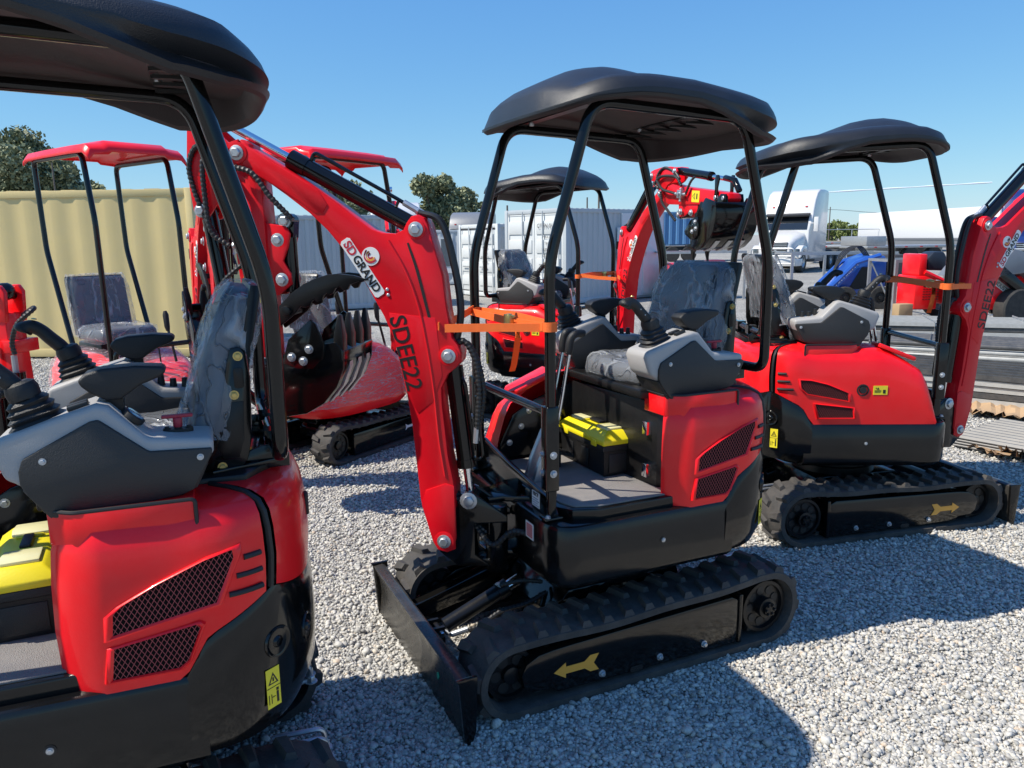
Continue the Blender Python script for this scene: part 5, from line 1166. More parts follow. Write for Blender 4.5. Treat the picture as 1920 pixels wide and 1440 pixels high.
# long grey white office container
c0 = W2(gpt(430, 590)); c0 = Vector((-6.6, 18.1)); c1 = Vector((-2.35, 19.9)); dX = (c1 - c0).normalized()
g1 = container('site_container', 'long pale grey corrugated container behind the big red boom', 'container', c0, dX, (-dX.y, dX.x), (4.6, 2.2), 2.30, 'office_grey', (.03, .20), group='pale site containers')
c0 = Vector((-3.6, 29.2)); dX = Vector((1, -.05)).normalized()
g2 = container('site_office', 'low white site office with small window between grey container and white doors', 'site office', c0, dX, (-dX.y, dX.x), (1.75, 2.2), 2.02, 'office_grey', (.02, .25), group='pale site containers')
part('window', lambda mb: mb.box((.42, -.03, 1.2), (.62, .06, 1.15)), 'office_white', g2); part('window_pane', lambda mb: mb.box((.42, -.062, 1.2), (.48, .02, 1.0)), 'window_glass', g2)
part('window', lambda mb: mb.box((1.22, -.06, 1.1), (.5, .06, 1.3)), 'office_white', g2); part('window_pane', lambda mb: mb.box((1.22, -.095, 1.2), (.36, .02, 1.0)), 'window_glass', g2)
# small container with doors
pn = gpt(935, 560); p1 = Vector((pn.x, pn.y)); p0 = Vector((-1.55, 24.0)); dY = (p0 - p1).normalized(); dX = Vector((-dY.y, dY.x)) * -1
if dX.y < 0: dX = -dX
w_ = [('CTTN 018', .12, .62, 1.78), ('MAX.GR', .09, .62, 1.50), ('TARE', .09, .62, 1.36), ('PAYLOAD', .09, .62, 1.22), ('CU.CAP', .09, .62, 1.08)]
ct1 = container('shipping_container', 'shorter white container with ribbed doors, left of the tall one', 'container', p1, dX, dY, (2.2, (p0 - p1).length), 2.10, 'office_white', (.03, .2), True, 'white containers with doors', [(a, b, (p0 - p1).length * .28, z - .06) for a, b, v, z in w_])
p1 = Vector((1.40, 19.7)); p0 = Vector((-.13, 21.45)); dY = (p0 - p1).normalized(); dX = Vector((.752, .659))
W0 = (p0 - p1).length
ct2 = container('shipping_container', 'taller white container marked CTTN with personnel door and window on its side', 'container', p1, dX, dY, (3.9, W0), 2.42, 'office_grey', (.03, .2), True, 'white containers with doors', [('CTTN 018 2', .15, W0 * .26, 2.0), ('MAX.GR', .10, W0 * .26, 1.72), ('TARE', .10, W0 * .26, 1.56), ('PAYLOAD', .10, W0 * .26, 1.40), ('CU.CAP', .10, W0 * .26, 1.24)])  # white container; grey on the walls paints in the shade on its sides
for o in ct2.children:
    if o.name.startswith('door') or 'lock' in o.name: o.data.materials.clear(); o.data.materials.append(MT['office_white'])  # sunlit door end goes back to white, the walls keep their painted shade
a2 = math.atan2(dX.y, dX.x); X2 = dX; O2 = Vector((dX.y, -dX.x))
def on2(u, o): v = X2 * u + O2 * o; return v
def sidebox(mb, u, z, w, h, o, t): c = on2(u, o); mb.box((c.x, c.y, z), (w, t, h), rz=a2)
part('office_panel', lambda mb: sidebox(mb, 2.95, 1.21, 1.75, 2.22, .02, .05), 'door_panel', ct2)
pd = part('personnel_door', lambda mb: sidebox(mb, 3.35, 1.10, .80, 1.92, .055, .03), 'door_panel', ct2, bevel=.004)
part('door_handle', lambda mb: (sidebox(mb, 3.02, 1.25, .07, .16, .075, .02), sidebox(mb, 3.04, 1.25, .03, .05, .09, .02)), 'zinc', pd)
wi = part('window', lambda mb: sidebox(mb, 2.25, 1.52, .75, .85, .06, .04), 'office_white', ct2, bevel=.004)
part('window_pane', lambda mb: [sidebox(mb, 2.25 + s * .17, 1.52, .28, .70, .083, .01) for s in (-1, 1)], 'window_glass', wi)
part('window_bars', lambda mb: [sidebox(mb, 2.0 + k * .085, 1.52, .015, .80, .11, .015) for k in range(7)], 'office_white', wi)

def wheel(parent, x, y, z, r, w, hub=True, key=None, rimc='zinc', ax=(0, 1, 0)):
    t = part('wheel', lambda mb: mb.lathe(Vector((0, 0, 0)) - Vector(ax) * w / 2, ax, [(0, r * .55), (0, r * .93), (w * .1, r), (w * .9, r), (w, r * .93), (w, r * .55), (w * .5, r * .5)], 28), 'tyre', parent, loc=(x, y, z), bevel=.0)
    part('rim', lambda mb: [mb.lathe(Vector((0, 0, 0)), Vector(ax) * s, [(w * .1, r * .57), (w * .46, r * .57), (w * .46, r * .48), (w * .25, r * .42), (w * .3, r * .2), (w * .45, r * .16), (w * .45, .001)], 24) for s in (1, -1)], rimc, t)
    return t
def semi(label, u0, u1, vtop, vbot, Y, yaw, body, key, group='semi trucks'):
    """a highway tractor seen from its front; its front is at +x of the local frame"""
    p = at((u0 + u1) / 2, vbot, Y); H = at((u0 + u1) / 2, vtop, Y).z
    t = thing('semi_truck', label, 'semi truck', (p.x, Y, 0), R(yaw), group); k = (H) / 3.95
    def s(*a): return a
    def cab(mb):
        sec = [(-1.9, .6), (-1.9, 3.78), (-1.8, 3.9), (-1.2, 3.95), (-.5, 3.93), (-.1, 3.75), (.18, 3.4), (.38, 2.9), (.42, 2.72), (.95, 1.98), (.95, .9), (.5, .6)]
        mb.prism([(x, z * k) for x, z in sec], -1.12, 1.12)
    part('cab', cab, body, t, bevel=.07, bseg=3, angle=40)
    def hood(mb):
        rs = []
        for x, w, z0, z1 in ((.9, 1.0, .7, 2.0), (1.3, .95, .65, 1.88), (1.8, .85, .6, 1.72), (2.15, .75, .6, 1.55), (2.25, .68, .65, 1.42)):
            rs.append([Vector((x, w * math.copysign(abs(math.cos(a)) ** .55, math.cos(a)), k * ((z0 + z1) / 2 + (z1 - z0) / 2 * math.copysign(abs(math.sin(a)) ** .45, math.sin(a))))) for a in [2 * math.pi * i / 28 for i in range(28)]])
        mb.rings(rs)
    hd = part('hood', hood, body, t, angle=50)
    gr = part('grille', lambda mb: mb.prism([(-.52, .78 * k), (.52, .78 * k), (.60, 1.42 * k), (-.60, 1.42 * k)], 2.235, 2.28, 'x'), 'ink', hd)
    part('grille_bar', lambda mb: [mb.box((2.285, 0, (.84 + .085 * j) * k), (.02, 1.04 + .02 * j, .03)) for j in range(7)] + [mb.box((2.29, 0, 1.10 * k), (.02, .05, .85), rx=1.0)], 'zinc', gr)
    part('windshield', lambda mb: mb.add([(.47, -.95, 2.66 * k), (.47, .95, 2.66 * k), (.97, 1.0, 2.02 * k), (.97, -1.0, 2.02 * k), (.43, -.95, 2.63 * k), (.43, .95, 2.63 * k), (.90, 1.0, 2.0 * k), (.90, -1.0, 2.0 * k)], [(0, 1, 2, 3), (7, 6, 5, 4), (0, 4, 5, 1), (1, 5, 6, 2), (2, 6, 7, 3), (3, 7, 4, 0)]), 'dark_glass', t)
    part('sun_visor', lambda mb: mb.box((.62, 0, 2.70 * k), (.35, 2.0, .08), ry=.3), 'ink', t, bevel=.02)
    part('roof_window', lambda mb: mb.box((-.02, 0, 3.52 * k), (.06, .95, .20), ry=-.9), 'truck_grey', t)
    part('bumper', lambda mb: mb.prism([(2.0, -1.1), (2.25, -.9), (2.34, -.4), (2.34, .4), (2.25, .9), (2.0, 1.1), (1.7, 1.12), (1.7, -1.12)], .32 * k, .68 * k, 'z'), body, t, bevel=.04)
    part('grille_guard', lambda mb: mb.tube(fillet([(2.42, -1.0, .35 * k), (2.45, -.95, 1.15 * k), (2.45, .95, 1.15 * k), (2.42, 1.0, .35 * k)], .15), .035, 8), 'zinc', t)
    part('grille_guard', lambda mb: [mb.cyl((2.43, -.98, z * k), (2.43, .98, z * k), .025, seg=8) for z in (.45, .8)] , 'zinc', t)
    for sd in (1, -1):
        part('fender', lambda mb: mb.prism([(1.0, .6 * k), (1.05, 1.05 * k), (1.25, 1.25 * k), (1.7, 1.28 * k), (2.0, 1.1 * k), (2.1, .7 * k), (1.9, .7 * k), (1.75, 1.0 * k), (1.35, 1.0 * k), (1.2, .6 * k)], .72 * sd, 1.14 * sd), body, t, bevel=.06)
        part('headlight', lambda mb: mb.box((2.05, .92 * sd, 1.0 * k), (.22, .22, .24), rz=-.5 * sd), 'window_glass', t, bevel=.03)
        part('side_mirror', lambda mb: (mb.box((.85, 1.38 * sd, 2.25 * k), (.12, .20, .65)), mb.box((.85, 1.2 * sd, 2.3 * k), (.05, .3, .04))), body, t, bevel=.03)
        wheel(t, 1.5, .95 * sd, .50 * k, .50 * k, .30)
        part('marker_light', lambda mb: [mb.box((.30, y_ * sd, 3.10 * k), (.08, .10, .05)) for y_ in (.75,)], 'sticker_red', t)
        for x in (-2.7, -4.0): wheel(t, x, .95 * sd, .50 * k, .50 * k, .45)
    part('chassis', lambda mb: (mb.bx(-4.6, 2.0, -.42, .42, .55 * k, .85 * k), mb.bx(-1.9, -.2, -1.1, 1.1, .45 * k, .85 * k)), 'truck_grey', t, bevel=.02)
    part('side_window', lambda mb: [mb.box((.05, 1.122 * s_, 2.33 * k), (.7, .02, .55)) for s_ in (1, -1)], 'dark_glass', t)
    return t
semi('white semi truck facing the yard between the two right hand canopies', 1437, 1522, 355, 499, 37, -127, 'truck_white', 'w')
semi('white semi truck whose rounded roof shows above the grey container', 692, 800, 378, 500, 36, -78, 'truck_white', 'w2')
semi('grey semi truck whose roof shows above the shorter white container', 853, 912, 397, 490, 44, -100, 'truck_grey', 'g')
semi('dark blue semi truck behind the boom at the right edge', 1862, 1990, 352, 500, 33, -120, 'navy_paint', 'n')

# white box trailer far right
a = at(1606, 470, 84); a.z = 0; b = at(1925, 470, 60); b.z = 0
t = thing('box_trailer', 'long white box trailer parked beyond the flatbeds', 'trailer', ((a.x + b.x) / 2, (a.y + b.y) / 2, 0), math.atan2(b.y - a.y, b.x - a.x)); L = (b - a).length
part('trailer_box', lambda mb: mb.bx(-L / 2, L / 2, 0, 2.6, 1.2, 3.75), 'trailer_white', t, bevel=.03)
part('bottom_rail', lambda mb: mb.bx(-L / 2, L / 2, -.02, 2.62, 1.05, 1.2), 'truck_grey', t)
part('side_skirt', lambda mb: mb.bx(-L / 2 + 4, L / 2 - 3, .05, .10, .35, 1.05), 'truck_grey', t)
for x in (-L / 2 + 1.5, -L / 2 + 2.8): wheel(t, x, .3, .5, .5, .3)
def flatbed(label, u0, u1, v, Y0, Y1, box=False):
    a, b = at(u0, v, Y0), at(u1, v, Y1); a.z = b.z = 0; L = (b - a).length
    t = thing('flatbed_trailer', label, 'flatbed trailer', ((a.x + b.x) / 2, (a.y + b.y) / 2, 0), math.atan2(b.y - a.y, b.x - a.x), 'flatbed trailers')
    part('deck', lambda mb: (mb.bx(-L / 2, L / 2, 0, 2.5, .92, 1.05), mb.bx(-L / 2 + .5, L / 2 - .5, .7, 1.8, .6, .92)), 'galv', t, bevel=.02)
    part('edge_lights', lambda mb: [mb.bx(-L / 2 + .4 + k * .9, -L / 2 + .55 + k * .9, -.02, 0, .95, 1.01) for k in range(int(L / .9))], 'sticker_red', t)
    for x in (L / 2 - 1.5, L / 2 - 2.9): wheel(t, x, .2, .48, .48, .35)
    if box: part('headboard_box', lambda mb: (mb.bx(-L / 2, -L / 2 + 1.15, .1, 2.4, 1.06, 1.55)), 'galv', t, bevel=.03)
    return t
flatbed('empty grey flatbed trailer behind the metal racks', 1500, 1660, 470, 46, 44)
flatbed('flatbed trailer with a silver headboard box in front of the white trailer', 1626, 1800, 470, 41, 42, True)
flatbed('dark low trailer in front of the green hedge', 1528, 1580, 455, 62, 62)
# blue container on a chassis
a = at(1243, 470, 52); b = at(1345, 470, 50)
t = thing('container_trailer', 'blue ribbed container on a wheeled chassis behind the middle excavator', 'container trailer', ((a.x + b.x) / 2, a.y, 0), 0); L = (b.x - a.x)
part('blue_container', lambda mb: (corr_wall(mb, (-L / 2, 0), (L / 2 + 2, 0), 1.15, 3.15, .12, .46), mb.bx(-L / 2, L / 2 + 2, .02, 2.4, 3.15, 3.25), mb.bx(-L / 2, L / 2 + 2, .2, 2.4, 1.05, 1.15), mb.bx(-L / 2, -L / 2 + .05, .15, 2.4, 1.15, 3.15)), 'blue_box', t)
part('chassis', lambda mb: mb.bx(-L / 2, L / 2 + 2, .3, 2.1, .75, 1.0), 'ink', t)
for x in (-.9, .2): wheel(t, x, .2, .5, .5, .35)
part('coupling_plate', lambda mb: mb.bx(.9, 2.2, -.1, .1, .65, 1.0), 'sticker_red', t)

# steel racks
def rack(label, u0, u1, vt, Y, d=1.2, yaw=0.):
    a, b = at(u0, vt, Y), at(u1, vt, Y); L = b.x - a.x; H = a.z
    t = thing('steel_rack', label, 'rack', ((a.x + b.x) / 2, Y, 0), R(yaw), 'empty steel racks')
    part('top_frame', lambda mb: (mb.bx(-L / 2, L / 2, -.03, .03, H - .06, H), mb.bx(-L / 2, L / 2, d - .03, d + .03, H - .06, H), mb.bx(-L / 2, -L / 2 + .06, .03, d - .03, H - .055, H - .005), mb.bx(L / 2 - .06, L / 2, .03, d - .03, H - .055, H - .005)), 'galv', t)
    n = max(1, round(L / 1.6))
    for k in range(n + 1):
        for y in (0, d):
            x = -L / 2 + .03 + (L - .06) * k / n; part('leg', lambda mb: (mb.bx(x - .03, x + .03, y - .03, y + .03, 0.02, H - .06), mb.bx(x - .06, x + .06, y - .06, y + .06, 0, .02)), 'galv', t)
    part('brace', lambda mb: mb.tube([(-L / 2 + .05, d - .04, H - .1), (-L / 2 + .55, d - .04, .1)], .018, 6), 'galv', t)
    return t
rack('empty steel rack behind the joystick of the right hand excavator', 1484, 1684, 474, 19.2)
rack('empty steel rack in front of the small red loader', 1679, 1778, 487, 16.2)
rack('empty steel rack at the right edge with brown leg', 1876, 2020, 488, 14.8)
rack('empty steel rack under the hanging bucket, left of the white truck', 1240, 1400, 472, 21)

# small machines behind the racks
p = gpt(1606, 572); p = at(1606, 500, 18.2)
t = thing('mini_loader', 'blue stand-on mini loader behind the racks', 'loader', (p.x, 18.2, 0), R(180), 'compact loaders behind the racks')
part('body', lambda mb: mb.prism([(-.55, .30), (.62, .30), (.70, .45), (.10, 1.12), (-.10, 1.20), (-.50, 1.20), (-.55, 1.1)], -.32, .32), 'blue_paint', t, bevel=.03)
part('side_grille', lambda mb: mb.prism([(-.12, .45), (.30, .45), (.02, .95), (-.12, .95)], .322, .335), 'ink', t)
part('lift_arm', lambda mb: [mb.tube([(-.35, y, 1.22), (.2, y, 1.05), (.75, y, .5), (.85, y, .25)], .055, 6) for y in (-.40, .40)], 'blue_paint', t)
part('radiator_screen', lambda mb: mb.bx(-1.05, -.58, -.34, .34, .5, 1.22), 'gasket', t, bevel=.02)
part('hydraulic_hose', lambda mb: [hose(mb, [(-.2, .2 - .08 * k, 1.18), (.05, .25 - .1 * k, 1.42), (.35, .2 - .1 * k, 1.25), (.6, .1, .8)], .014, wrap=False) for k in range(4)], 'hose', t)
put_text('lettering', 'MX-MR09TY', .13, 'sticker_white', t, (.36, .328, .80), (-.75, 0, .75), (.7, 0, .7))
for x in (-.38, .42):
    for y in (-.42, .42): wheel(t, x, y, .26, .26, .18, rimc='ink')
part('bucket', lambda mb: mb.prism([(.85, .05), (1.3, .04), (1.32, .08), (.95, .12), (.9, .45), (.82, .45)], -.5, .5), 'ink', t)
p = at(1746, 500, 15.6)
t = thing('mini_loader', 'red mini loader with wrapped seat behind the orange strap on the right', 'loader', (p.x, 15.6, 0), R(180), 'compact loaders behind the racks')
part('body', lambda mb: (mb.bx(.02, .48, -.36, .36, .22, .88), mb.bx(.26, .42, -.34, .34, .88, 1.30)), 'red', t, bevel=.03)
part('vent_slot', lambda mb: [mb.box((.02 + .055 * (k % 6), .362, .42 + .05 * (k // 6)), (.04, .006, .012)) for k in range(36)], 'ink', t)
part('seat', lambda mb: mb.prism([(.18, .98), (.20, 1.22), (.08, 1.34), (-.12, 1.34), (-.2, 1.2), (-.32, 1.05), (-.32, .96)], -.22, .22), 'vinyl', t, bevel=.04)
part('lift_arm', lambda mb: [mb.tube([(.3, y, .95), (-.2, y, .72), (-.8, y, .5)], .05, 6) for y in (-.33, .33)], 'red', t)
part('hopper', lambda mb: mb.prism([(-.15, .30), (-.6, .35), (-.62, .62), (-.15, .75)], -.34, .34), 'red', t, bevel=.03)
part('label', lambda mb: mb.bx(-.02, .08, .3615, .366, .72, .80), 'sticker_white', t)
for x in (-.42,):
    for y in (-.42, .42): wheel(t, x, y, .30, .30, .2)
p = at(1868, 560, 14.2)
t = thing('wheel_loader', 'red wheel loader with raised black bucket at the right edge', 'loader', (p.x, 14.2, 0), R(15), 'compact loaders behind the racks')
part('body', lambda mb: mb.prism([(-.75, .35), (.5, .35), (.6, .7), (.1, .95), (-.45, .85), (-.75, .6)], -.40, .40), 'red', t, bevel=.05)
put_text('lettering', 'INDUSTRIAL', .10, 'ink', t, (-.30, -.412, .72), (.85, 0, -.5), (0, 0, 1)); part('name_plate', lambda mb: mb.prism([(-.66, .88), (-.60, .98), (.04, .60), (-.03, .50)], -.404, -.408), 'sticker_white', t)
part('lift_arm', lambda mb: [mb.prism([(-.7, 1.0), (-.55, 1.15), (.5, .42), (.62, .20), (.5, .15), (.35, .35)], y - .05, y + .05) for y in (-.55, .55)], 'gloss_black', t, bevel=.02)
part('bucket', lambda mb: mb.prism([(-.80, .92), (-.35, 1.42), (.10, 1.30), (.65, .58), (.55, .50), (.0, 1.0), (-.5, .95)], -.6, .6), 'truck_grey', t, bevel=.02)
for x in (-.12,):
    for y in (-.5, .5): wheel(t, x, y, .36, .36, .26)
for y in (-.5, .5): wheel(t, 1.1, y, .36, .36, .26)
p = at(1300, 497, 21.5)
t = thing('engine_unit', 'red engine unit on the ground under the hanging bucket', 'engine', (p.x, 21.5, 0), 0)
part('housing', lambda mb: (mb.bx(-.75, .3, -.4, .4, .55, .98), mb.bx(-.9, .35, -.45, .45, .45, .55)), 'red', t, bevel=.05)
part('cover', lambda mb: (mb.bx(.36, .8, -.35, .35, .50, 1.05),), 'red_dark', t, bevel=.05); part('stand', lambda mb: [mb.bx(x - .05, x + .05, -.4, .4, 0, .45) for x in (-.7, .2, .6)], 'galv', t)

# ---------- steel stock on the right
rnd = random.Random(11)
def stack(label, name, cat, u0, v0, u1, v1, w, h, mat, mat2, n, kind, group):
    a, b = gpt(u0, v0), gpt(u1, v1); d = (b - a); L = d.length; az = math.atan2(d.y, d.x)
    t = thing(name, label, cat, (a.x, a.y, 0), az, group)
    for k in range(n):
        z = .04 + k * h
        for j in range(w):
            y = .17 * j + rnd.uniform(-.01, .01); l0 = rnd.uniform(-.25, .1); m = [mat, mat2][(j * 5 + k * 3 + (k // 2)) % 5 in (0, 2)]; y += rnd.uniform(-.02, .02) * (k > 2); l0 -= .25 * (k % 2)
            if kind == 'tube': part('steel_tube', lambda mb: (mb.cyl((l0, y, z + h / 2), (L + l0, y, z + h / 2), h * .46, seg=16)), m, t)
            else: part('steel_channel', lambda mb: (mb.bx(l0, L + l0, y, y + .15, z, z + .012), mb.bx(l0, L + l0, y, y + .012, z + .012, z + h * .86), mb.bx(l0, L + l0, y + .138, y + .15, z + .012, z + h * .86)), m, t)
    part('bearer', lambda mb: [mb.bx(x - .05, x + .05, -.05, .17 * w + .05, 0, .04) for x in (L * .15, L * .5, L * .85)], 'wood', t)
    for x in (L * .3, L * .72): part('steel_band', lambda mb: mb.tube([(x, -.012, .03), (x, -.012, n * h + .05), (x, .17 * w + .01, n * h + .05)], .012, 4, flat=.2), 'galv', t)
stack('long stack of galvanised channels, second from the corrugated sheets', 'steel_stock', 'steel stock', 1625, 742, 2100, 795, 6, .062, 'stock_dark', 'stock_pale', 5, 'ch', 'stacks of steel stock')
stack('farther stack of pale steel tubes and channels behind the nearer stack', 'steel_stock', 'steel stock', 1610, 690, 2080, 720, 6, .07, 'stock_dark', 'stock_pale', 5, 'tube', 'stacks of steel stock')
stack('farthest stack of dark steel parts below the red loaders', 'steel_stock', 'steel stock', 1625, 655, 2060, 668, 6, .065, 'stock_dark', 'stock_pale', 6, 'ch', 'stacks of steel stock')
# dark corrugated sheets
a = gpt(1795, 836); b = gpt(2080, 890); d = b - a; az = math.atan2(d.y, d.x)
t = thing('roofing_sheets', 'low pile of dark corrugated steel sheets next to cardboard', 'steel sheets', (a.x, a.y, 0), az)
def sheets(mb):
    for k in range(4):
        n = 60; z = .03 + k * .022; off = rnd.uniform(-.03, .03); pts = []
        for i in range(n + 1): pts.append((-.1 + .95 * i / n, z + (.02 if i % 6 in (1, 2) else 0)))
        L = 2.2
        mb.add([(off, y, zz) for y, zz in pts] + [(L + off, y, zz) for y, zz in pts] + [(off, y, zz - .008) for y, zz in pts] + [(L + off, y, zz - .008) for y, zz in pts], [(i, i + 1, n + 2 + i, n + 1 + i) for i in range(n)] + [(i + 2 * n + 2, i + 3 * n + 3, i + 3 * n + 4, i + 2 * n + 3) for i in range(n)] + [(i, i + 2 * n + 2, i + 2 * n + 3, i + 1) for i in range(n)] + [(0, n + 1, 3 * n + 3, 2 * n + 2), (n, 2 * n + 1, 4 * n + 3, 3 * n + 2)])
part('sheet_pile', sheets, 'stock_dark', t, angle=20)
def crumple(label, pts, mat, zamp, seed, group=None):
    r = random.Random(seed); P = [gpt(*p) for p in pts]; c = sum(P, Vector()) / len(P); N = 14
    a, b, c_, d = P
    vs = []; fs = []
    for lay in (0, 1):
        for i in range(N + 1):
            for j in range(7):
                q = (a.lerp(b, i / N)).lerp(d.lerp(c_, i / N), j / 6); e = min(i, N - i, j, 6 - j) == 0
                vs.append((q.x - c.x + (r.uniform(-.02, .02) if e else 0), q.y - c.y + (r.uniform(-.02, .02) if e else 0), .03 + abs(math.sin(i * 1.3 + seed) * math.cos(j * .9)) * zamp + r.uniform(0, zamp * .4) - lay * .006))
    m = (N + 1) * 7
    for i in range(N):
        for j in range(6): k = i * 7 + j; fs += [(k, k + 7, k + 8, k + 1), (k + m, k + 1 + m, k + 8 + m, k + 7 + m)]
    mb = MB(); mb.add(vs, fs); o = place('cardboard_sheet', mb.mesh('cardboard_sheet', [mat], angle=20), None, (c.x, c.y, 0)); tag(o, label, 'cardboard', group); return o
crumple('crumpled brown cardboard in front of the corrugated sheets', [(1786, 835), (1880, 868), (1920, 850), (1800, 822)], 'cardboard', .035, 3, 'loose cardboard pieces')
crumple('folded cardboard corner sticking out at the right edge', [(1872, 860), (1960, 882), (1960, 850), (1890, 838)], 'cardboard', .07, 8, 'loose cardboard pieces')
crumple('long flattened cardboard lying under the nearest steel stack', [(1815, 782), (1940, 800), (1940, 772), (1810, 757)], 'cardboard', .05, 5, 'loose cardboard pieces')

# ---------- trees, hedge, poles
def tree(label, x, y, H, cr, mat, n=5200, seed=1, leaf=.16, group='oak trees behind the yard', blobs=11, low=.25):
    r = np.random.default_rng(seed); t = thing('oak_tree', label, 'tree', (x, y, 0), 0, group)
    B = []
    for k in range(blobs):
        a = r.uniform(0, 2 * np.pi); d = cr * r.uniform(.1, .72); z = H * r.uniform(low + .15, .86); B.append((d * np.cos(a) * 1.1, d * np.sin(a), z, cr * r.uniform(.14, .40)))
    B.append((0, 0, H * .58, cr * .55)); B.append((cr * .12, 0, H * .85, cr * .32))
    w = np.array([b[3] ** 2 for b in B]); w /= w.sum(); idx = r.choice(len(B), n, p=w); b = np.array(B)[idx]
    v = r.normal(size=(n, 3)); v /= np.linalg.norm(v, axis=1)[:, None]; rad = b[:, 3] * (r.random(n) ** .33) * r.uniform(.82, 1.12, n)
    c = b[:, :3] + v * rad[:, None] * np.array([1, 1, .82]); c[:, 2] = np.maximum(c[:, 2], H * low * .5)
    s = leaf * r.uniform(.5, 1.3, n)
    e1 = r.normal(size=(n, 3)); e1 /= np.linalg.norm(e1, axis=1)[:, None]; e2 = np.cross(e1, r.normal(size=(n, 3))); e2 /= np.linalg.norm(e2, axis=1)[:, None]
    Q = np.stack([c - e1 * s[:, None], c - e2 * s[:, None] * .7, c + e1 * s[:, None], c + e2 * s[:, None] * .7], 1).reshape(-1, 3)
    me = bpy.data.meshes.new('crown'); me.from_pydata(Q.tolist(), [], [(4 * i, 4 * i + 1, 4 * i + 2, 4 * i + 3) for i in range(n)]); me.materials.append(MT[mat]); place('crown', me, t)
    def trunk(mb):
        mb.tube([(0, 0, -.1), (.05, 0, H * .15), (0, .1, H * .3), (0, 0, H * .6)], [H * .05, H * .038, H * .03, H * .01], 10)
        for bx, by, bz, br in B[:7]: mb.tube([(0, 0, H * .22), (bx * .5, by * .5, bz * .65), (bx, by, bz)], [H * .022, H * .014, H * .004], 6)
    part('trunk', trunk, 'bark', t); return t
def tree_px(label, uc, vtop, half, Y, seed, n=5200, leaf=.16, **k):
    p = at(uc, vtop, Y); cr = half / F_PX * Y; return tree(label, p.x, Y, p.z, cr, 'leaf_oak', n, seed, leaf, **k)
tree_px('big dark oak at the left edge behind the cream container', 20, 222, 120, 34, 3, 26000, .10, blobs=26)
tree_px('smaller oak behind the left red canopy', 112, 290, 72, 38, 7, 15000, .11, blobs=20)
tree_px('oak behind the big red boom, left of the white truck roof', 648, 330, 66, 52, 5, 13000, .14, blobs=20)
tree_px('oak with a tall spire of leaves above the grey truck roof', 822, 318, 66, 52, 12, 17000, .14, blobs=24)
tree_px('low oak at the right end of the oaks, beside the small canopy', 888, 368, 26, 60, 9, 5000, .15)
for k in range(9):
    u = 1515 + k * 16; p = at(u, 413 + (k % 3) * 3, 92 + (k % 2) * 4)
    tree('orchard tree number %d from the left in the green row' % (k + 1) if False else 'leafy green orchard tree in the row beyond the fence', p.x, p.y, p.z, .92, 'leaf_orchard', 2600, 40 + k, .12, group='orchard trees beyond the fence', blobs=7, low=.0)
hm = thing('orchard_row', 'dense green orchard row seen left of the white trailer', 'orchard row', (at(1560, 440, 102).x, 102, 0), 0)
hm['kind'] = 'stuff'
def orch(n=16000):
    r = np.random.default_rng(2); x = r.uniform(-8, 40, n); y = r.uniform(-1.2, 1.2, n); z = r.uniform(.0, 1, n) * (2.9 + .45 * np.sin(x * 1.7) + .25 * np.sin(x * 4.1)); c = np.stack([x, y, z], 1); s = .17 * r.uniform(.5, 1.4, n)
    e1 = r.normal(size=(n, 3)); e1 /= np.linalg.norm(e1, axis=1)[:, None]; e2 = np.cross(e1, r.normal(size=(n, 3))); e2 /= np.linalg.norm(e2, axis=1)[:, None]
    Q = np.stack([c - e1 * s[:, None], c - e2 * s[:, None], c + e1 * s[:, None], c + e2 * s[:, None]], 1).reshape(-1, 3)
    me = bpy.data.meshes.new('foliage'); me.from_pydata(Q.tolist(), [], [(4 * i, 4 * i + 1, 4 * i + 2, 4 * i + 3) for i in range(n)]); me.materials.append(MT['leaf_orchard']); return me
place('foliage', orch(), hm)
def pole(label, u, vt, Y, r=.09, arm=True, lean=0):
    p = at(u, vt, Y); t = thing('utility_pole', label, 'pole', (p.x, Y, 0), 0, 'utility poles')
    part('pole', lambda mb: mb.tube([(0, 0, 0), (lean, 0, p.z)], [r, r * .75], 8), 'pole_wood', t)
    if arm: part('cross_arm', lambda mb: mb.bx(-.5, .5, -.05, .05, p.z - .5, p.z - .38), 'pole_wood', t)
    return p
pA = pole('thin utility pole in front of the orchard', 1557, 388, 88, .07, False)
pole('thin grey mast behind the left red canopy', 97, 305, 30, .035, False)
pole('thin mast left of the tall white container', 951, 385, 27, .04, False)
pole('short mast above the tall white container', 1101, 370, 60, .07, False)
pole('tall mast beside the front post of the small excavator', 1123, 350, 60, .09, False)
w1 = at(1500, 399, 90); w2 = at(1557, 393, 88); w3 = at(1735, 396, 92)
o = part('overhead_wire', lambda mb: mb.tube(curve([w1 + Vector((-8, 0, .3)), w1, w2, (w2 + w3) / 2 + Vector((0, 0, -.25)), w3, w3 + Vector((14, 0, .2))], 6), .022, 5), 'gasket', None); tag(o, 'overhead wire strung over the orchard', 'wire')
t = thing('chain_link_fence', 'chain link fence with top rail in front of the orchard', 'fence', (at(1560, 440, 80).x, 80, 0), 0)
part('top_rail', lambda mb: mb.cyl((-4, 0, 2.1), (12, 0, 2.1), .04, seg=6), 'zinc', t)
for k in range(6): part('fence_post', lambda mb: mb.cyl((-4 + k * 3, 0, 0), (-4 + k * 3, 0, 2.1), .04, seg=6), 'zinc', t)
o = part('low_wall', lambda mb: mb.bx(at(1532, 460, 78).x, at(1640, 460, 78).x, 77.9, 78.1, 0, 1.0), 'wall_tan', None, bevel=.03); tag(o, 'low tan block wall in front of the orchard fence', 'wall')
